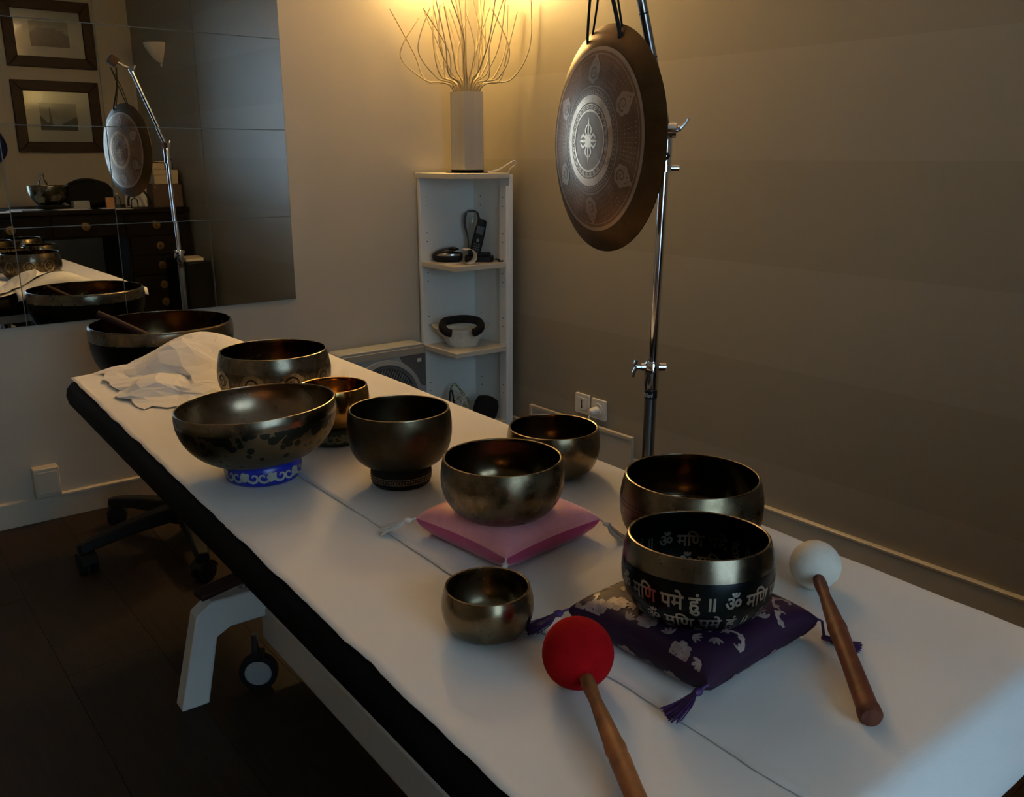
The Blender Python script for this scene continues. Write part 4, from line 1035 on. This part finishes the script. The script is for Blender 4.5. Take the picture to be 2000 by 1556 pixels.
MB().tube(spline([(-.030, 0, -.006), (-.042, .002, -.03), (-.040, .006, -.075), (-.034, .02, -.13), (-.034, .05, -.20), (-.045, .10, -.2175)], 6), .0035, 8).build('plug_cable', 'cable_white', pg)
r0 = thing('low_panel', 'flat beige panel with raised border low on the striped wall', 'panel', (-.0165, -.66, 0))
MB().box(-.010, 0, -.29, .29, .0, .170).build('panel_board', 'skirting_paint', r0, bevel=.001)
bx_ = MB(); bx_.box(-.015, -.010, -.29, .29, .158, .170); bx_.box(-.015, -.010, -.29, .29, 0, .012); bx_.box(-.015, -.010, .278, .29, .012, .158); bx_.box(-.015, -.010, -.29, -.278, .012, .158); bx_.build('panel_border', 'skirting_paint', r0, bevel=.001)
r0 = thing('socket_box', 'beige surface-mounted socket box above the skirting of the cream wall', 'socket', (-1.768, 0, .088))
MB().box(-.038, .038, -.042, 0, 0, .098).build('box_housing', 'skirting_paint', r0, bevel=.003)
MB().box(-.030, .030, -.045, -.042, .012, .086).build('socket_face', 'skirting_paint', r0, bevel=.001)

# ------------------------------------------------------------------ rolling stool under the black bowl
sl = thing('rolling_stool', 'black rolling stool with five-star base carrying the black bowl', 'stool', (-1.474, -.452, 0))
MB().lathe([(0, .430), (.10, .430), (.165, .438), (.185, .458), (.188, .475), (.180, .490), (.150, .4985), (0, .4990)], 48).build('seat', 'black_vinyl', sl)
MB().tube([(0, 0, .10), (0, 0, .26), (0, 0, .262), (0, 0, .43)], [.028, .028, .016, .016], 20).build('gas_column', 'black_plastic', sl)
MB().lathe([(0, .075), (.05, .075), (.056, .09), (.052, .125), (.03, .14), (0, .14)], 28).build('hub', 'black_plastic', sl)
for q in range(5):
    a = math.radians(188 + 72*q); d = Vector((math.cos(a), math.sin(a), 0)); w = Vector((-d.y, d.x, 0))
    mb = MB(); secs = [(.03, .030, .085, .130), (.12, .027, .082, .122), (.20, .024, .078, .112), (.285, .021, .066, .096), (.318, .018, .060, .088)]
    for (rr, hw2, z0, z1) in secs: mb.v += [tuple(d*rr + w*s2 + Vector((0, 0, z))) for s2, z in ((-hw2, z0), (hw2, z0), (hw2*.8, z1), (-hw2*.8, z1))]
    for j in range(4):
        for i in range(4): mb.f.append((4*j + i, 4*j + (i + 1) % 4, 4*j + 4 + (i + 1) % 4, 4*j + 4 + i)); mb.m.append(0)
    mb.f += [(3, 2, 1, 0), (16, 17, 18, 19)]; mb.m += [0, 0]
    mb.build('base_arm', 'black_plastic', sl, bevel=.005)
    cs = MB(); M = Matrix.Rotation(PI/2, 4, 'Y')
    for s2 in (-1, 1): cs.lathe([(0, -.009), (.018, -.009), (.0285, -.006), (.0285, .006), (.018, .009), (0, .009)], 22, 0, Matrix.Translation((s2*.015, 0, .0285)) @ M)
    cs.box(-.006, .006, -.012, .012, .030, .058); cs.tube([(0, 0, .050), (0, 0, .070)], .007, 10)
    cs.lathe([(.030, -.022), (.034, -.022), (.034, .022), (.030, .022)], 14, 0, Matrix.Translation((0, 0, .0285)) @ M, PI*.55, PI*1.35)
    cs.build('caster', 'black_plastic', sl, loc=d*.300, rot=(0, 0, a + .6*q))

# ------------------------------------------------------------------ far side of the room, seen in the mirror
DX0, DX1, DY0, DY1, DZ = -1.46, -.012, -4.28, -3.555, .795
dk = thing('writing_desk', 'dark wooden writing desk with round brass drawer pulls', 'desk', ((DX0 + DX1)/2, (DY0 + DY1)/2, 0))
dw, dd = (DX1 - DX0)/2, (DY1 - DY0)/2
MB().box(-dw, dw, -dd, dd, DZ - .03, DZ).build('desk_top', 'desk_wood', dk, bevel=.004)
for s_ in (-1, 1):
    x0, x1 = sorted((s_*(dw - .012), s_*(dw - .46)))
    MB().box(x0, x1, -dd + .02, dd - .02, .05, DZ - .03).build('pedestal', 'desk_wood', dk, bevel=.003)
    MB().box(x0 - .006, x1 + .006, -dd + .014, dd - .014, 0, .05).build('plinth', 'desk_wood', dk, bevel=.003)
MB().box(-dw + .46, dw - .46, -dd + .02, dd - .02, .60, DZ - .03).build('apron', 'desk_wood', dk, bevel=.003)
def drawer(cx_, z0, z1, w):
    dr = MB().box(-w/2, w/2, 0, .014, 0, z1 - z0).build('drawer', 'desk_wood', dk, bevel=.003, loc=(cx_, dd - .02, z0))
    Mq = Matrix.Rotation(-PI/2, 4, 'X')
    MB().lathe([(0, .006), (.012, .008), (.027, .006), (.031, .002), (.031, 0)], 24, 0, Matrix.Translation((0, .014, (z1 - z0)/2)) @ Mq).build('brass_rosette', 'brass_old', dr)
    MB().lathe([(0, .020), (.008, .019), (.010, .012), (.006, .004)], 14, 0, Matrix.Translation((0, .014, (z1 - z0)/2)) @ Mq).build('knob', 'brass_old', dr)
for cx_ in (-.457, .0, .470): drawer(cx_, .615, .750, .42)
for s_ in (-.482, .482):
    for z0 in (.475, .335, .195, .070): drawer(s_, z0, z0 + .125, .41)
def lay(name, a, b_, mt, x, y, rz, label, th=.0012, grp=None):
    return tag(MB().box(-a/2, a/2, -b_/2, b_/2, 0, th).build(name, mt, loc=(x, y, DZ + .0004), rot=(0, 0, rz)), label, 'paper', grp)
for x, y, rz in ((-1.20, -3.66, .1), (-.78, -3.68, -.12), (-.50, -3.66, .05), (-1.05, -3.80, .4)):
    lay('paper_sheet', .21, .15, 'paper_white', x, y, rz, 'loose white paper sheet lying on the dark desk', grp='papers on the desk')
# bowl on the desk
ring_d = MB().lathe([(.05, .0), (.088, 0), (.094, .012), (.088, .024), (.05, .024)], 32).build('ring_cushion', 'black_fabric', loc=(-.875, -3.86, DZ + .002)); tag(ring_d, 'black ring cushion under the bowl on the desk', 'cushion')
tag(bowl_mesh(.132, .130, .052, ['bronze_light', 'bronze_inner', 'bronze_light'], zb=.95, rim=1.0, p=2.0)[0].build('singing_bowl', ['bronze_light', 'bronze_inner', 'bronze_light'], loc=(-.875, -3.86, DZ + .026)), 'tall plain bronze singing bowl on the dark desk, seen in the mirror', 'bowl', 'singing bowls')
def bottle(loc, r_, h_, mt, label, capm=None):
    r0 = thing('bottle', label, 'bottle', loc)
    MB().lathe([(0, 0), (r_*.9, 0), (r_, .006), (r_, h_*.62), (r_*.8, h_*.74), (r_*.36, h_*.84), (r_*.36, h_*.94), (0, h_*.94)], 24).build('bottle_body', mt, r0)
    MB().lathe([(0, h_*.90), (r_*.42, h_*.90), (r_*.42, h_), (0, h_)], 18).build('cap', capm or mt, r0)
bottle((-.86, -4.10, DZ), .036, .235, 'clear_plastic', 'clear plastic water bottle behind the bowl on the desk')
bottle((-.455, -3.735, DZ), .020, .105, 'clear_plastic', 'small clear bottle on the desk beside the orange box', 'white_plastic')
bottle((-.34, -3.74, DZ), .026, .080, 'clear_plastic', 'short clear jar on the desk beside the orange box', 'chrome_worn')
bg_ = thing('shoulder_bag', 'black soft bag lying on the desk behind the papers', 'bag', (-.60, -3.97, DZ))
mbag = MB()
def bagf(u, v):
    a = 2*PI*u; t_ = PI*v; e = lambda q_, p_: math.copysign(abs(q_)**p_, q_)
    x_ = .165*e(math.sin(t_), .6)*e(math.cos(a), .6); y_ = .085*e(math.sin(t_), .6)*e(math.sin(a), .6); z_ = .085 - .085*e(math.cos(t_), .7)
    return (x_*(1 + .06*noise.noise((x_*20, y_*20, z_*20))), y_, z_ + (.020*math.sin(PI*(x_ + .165)/.33) if z_ > .1 else 0) + (.01*noise.noise((x_*14, y_*9, 2)) if z_ > .02 else 0))
mbag.grid(bagf, 36, 18); mbag.build('bag_body', 'black_fabric', bg_, ang=180)
MB().tube(spline([(-.12, .05, .165), (-.05, .06, .190), (.04, .06, .185), (.13, .06, .14), (.165, .07, .06), (.15, .10, .006)], 5), .010, 8).build('strap', 'black_fabric', bg_)
tag(MB().box(-.032, .032, -.025, .025, 0, .072).build('small_box', 'cardboard_orange', bevel=.002, loc=(-.515, -3.715, DZ), rot=(0, 0, .15)), 'small orange cardboard box on the front of the desk', 'box')
tag(MB().box(-.055, .055, -.03, .03, 0, .05).build('small_box', 'grey_plastic', bevel=.004, loc=(-.70, -3.78, DZ + .0018), rot=(0, 0, -.1)), 'low grey plastic box on the desk in front of the black bag', 'box')
sb = thing('storage_box', 'dark brown storage box with metal rivets on the desk end by the striped wall', 'box', (-.125, -3.80, DZ))
MB().box(-.105, .105, -.15, .15, 0, .165).build('box_body', 'card_brown', sb, bevel=.004)
for sx_ in (-.085, .085):
    for z in (.022, .143): MB().lathe([(0, .004), (.004, .003), (.005, 0)], 10, 0, Matrix.Translation((sx_, .15, z)) @ Matrix.Rotation(-PI/2, 4, 'X')).build('rivet', 'chrome', sb)
cb = thing('card_box', 'cream cardboard box with lid on the brown storage box', 'box', (-.118, -3.79, DZ + .165))
MB().box(-.085, .085, -.11, .11, 0, .085).build('box_body', 'card_cream', cb, bevel=.003); MB().box(-.088, .088, -.113, .113, .062, .098).build('lid', 'card_cream', cb, bevel=.003)
tag(MB().box(-.05, .05, -.07, .07, 0, .060).build('small_box', 'card_cream', bevel=.002, loc=(-.160, -3.79, DZ + .264)), 'small cream carton on top of the cream cardboard box', 'box')
bottle((-.062, -3.76, DZ + .264), .026, .10, 'clear_plastic', 'clear jar on top of the cream cardboard box', 'dark_grey_plastic')
pn = MB(); pn.grid(lambda u, v: (-.075 + .15*u, -.02 + .05*v*v, .20*v), 6, 10)
o = pn.build('leaning_sheet', 'paper_white', ang=180, loc=(-.3062, -3.80, DZ + .0005), rot=(0, 0, .15)); so_ = o.modifiers.new('t', 'SOLIDIFY'); so_.thickness = .001
tag(o, 'white sheet of paper propped up against the brown storage box', 'paper')
hp = MB().tube(spline([(-.07, 0, .012), (-.062, 0, .07), (-.02, 0, .125), (.03, 0, .12), (.07, 0, .06), (.075, 0, .012)], 6), [.016] + [.008]*29 + [.016], 10).build('headphones', 'black_plastic', loc=(-.328, -3.675, DZ + .006), rot=(.0, 0, .2)); tag(hp, 'black curved headband standing on the desk before the propped sheet', 'headphones')
# black tower box beside the desk with a pale book on it
tw_ = thing('tower_case', 'black upright case on the floor in front of the desk', 'case', (-.145, -3.30, 0))
MB().box(-.085, .085, -.20, .20, .008, .455).build('case_body', 'black_plastic', tw_, bevel=.006); MB().box(-.078, .078, .20, .206, .02, .445).build('front_panel', 'black_gloss', tw_, bevel=.002); MB().box(-.07, .07, -.18, .18, 0, .008).build('case_feet', 'black_rubber', tw_)
bk_ = thing('book', 'pale book lying on the black upright case', 'book', (-.145, -3.24, .455), (0, 0, .1))
MB().box(-.060, .060, -.085, .085, 0, .004).build('cover', 'card_cream', bk_); MB().box(-.057, .058, -.082, .082, .004, .018).build('page_block', 'paper_white', bk_); MB().box(-.060, .060, -.085, .085, .018, .022).build('cover', 'card_cream', bk_)
# pictures
def picture(x0, x1, z0, z1, label, kind):
    r0 = thing('framed_picture', label, 'picture', ((x0 + x1)/2, ROOM_Y, (z0 + z1)/2)); w, h = (x1 - x0)/2, (z1 - z0)/2; fw = .075
    f = MB()
    def mit(a, b_, c_, d_):
        vs = [(p[0], y_, p[1]) for y_ in (.002, .030) for p in (a, b_, c_, d_)]; return MB().add(vs, [(0, 1, 2, 3), (7, 6, 5, 4), (0, 4, 5, 1), (1, 5, 6, 2), (2, 6, 7, 3), (3, 7, 4, 0)])
    O_ = [(-w, -h), (w, -h), (w, h), (-w, h)]; I_ = [(-w + fw, -h + fw), (w - fw, -h + fw), (w - fw, h - fw), (-w + fw, h - fw)]
    for i in range(4): mit(O_[i], O_[(i + 1) % 4], I_[(i + 1) % 4], I_[i]).build('frame_bar', 'frame_wood', r0, bevel=.004)
    MB().box(-w + fw, w - fw, .006, .010, -h + fw, h - fw).build('mount', 'mat_board', r0)
    a, b_ = (w - fw)*.57, (h - fw)*.55
    MB().box(-a, a, .010, .0108, -b_, b_).build('print', 'print_grey', r0)
    # seen in the mirror the room is flipped, so outlines are laid out as in the room
    if kind == 'castle': pts = [(-a, -b_), (a, -b_), (a, -.1*b_), (.75*a, .15*b_), (.72*a, .35*b_), (.45*a, .3*b_), (.30*a, .5*b_), (-.4*a, .45*b_), (-.6*a, .55*b_), (-.75*a, .3*b_), (-.95*a, .1*b_), (-a, 0)]
    else: pts = [(-a, -b_), (a, -b_), (a, .12*b_), (.35*a, -.30*b_), (-.1*a, -.62*b_), (-.36*a, -.42*b_), (-.44*a, .72*b_), (-.48*a, .72*b_), (-.52*a, -.30*b_), (-.62*a, -.35*b_), (-.95*a, .08*b_), (-a, .12*b_)]
    tri = tessellate_polygon([[Vector((p[0], p[1], 0)) for p in pts]])
    MB().add([(p[0], .0114, p[1]) for p in pts], [tuple(t_) for t_ in tri]).build('print_shape', 'print_dark', r0, smooth=False)
    MB().box(-w + fw, w - fw, .0150, .0168, -h + fw, h - fw).build('glass', 'glass_pane', r0, smooth=False)
picture(-.895, -.280, 1.795, 2.265, 'upper framed picture of a dark fortress, brown frame and white mount', 'castle')
picture(-.895, -.292, 1.176, 1.702, 'lower framed picture of a tower between hills, brown frame and white mount', 'tower')
# blue cloth bag hanging on the wall behind the desk
hb_ = thing('hanging_bag', 'dark blue cloth bag hanging beside the lower picture', 'bag', (-1.055, ROOM_Y, 1.10))
def hbf(u, v):
    a = 2*PI*u; r_ = .105*math.sin(PI*min(1, .08 + .92*(1 - v)))**.6*(.55 + .45*(1 - v)); return (r_*math.cos(a), .045 + .040*math.sin(a)*min(1, r_/.07), .245*v)
MB().grid(hbf, 28, 16).build('bag_body', 'navy_cloth', hb_, ang=180)
MB().tube(spline([(-.012, .03, .235), (-.012, .02, .27), (0, .012, .292), (.012, .02, .27), (.012, .03, .235)], 4), .004, 6).build('bag_loop', 'navy_cloth', hb_)
MB().tube([(0, 0, .285), (0, .020, .285), (0, .026, .296)], .004, 8).build('hook', 'chrome', hb_)
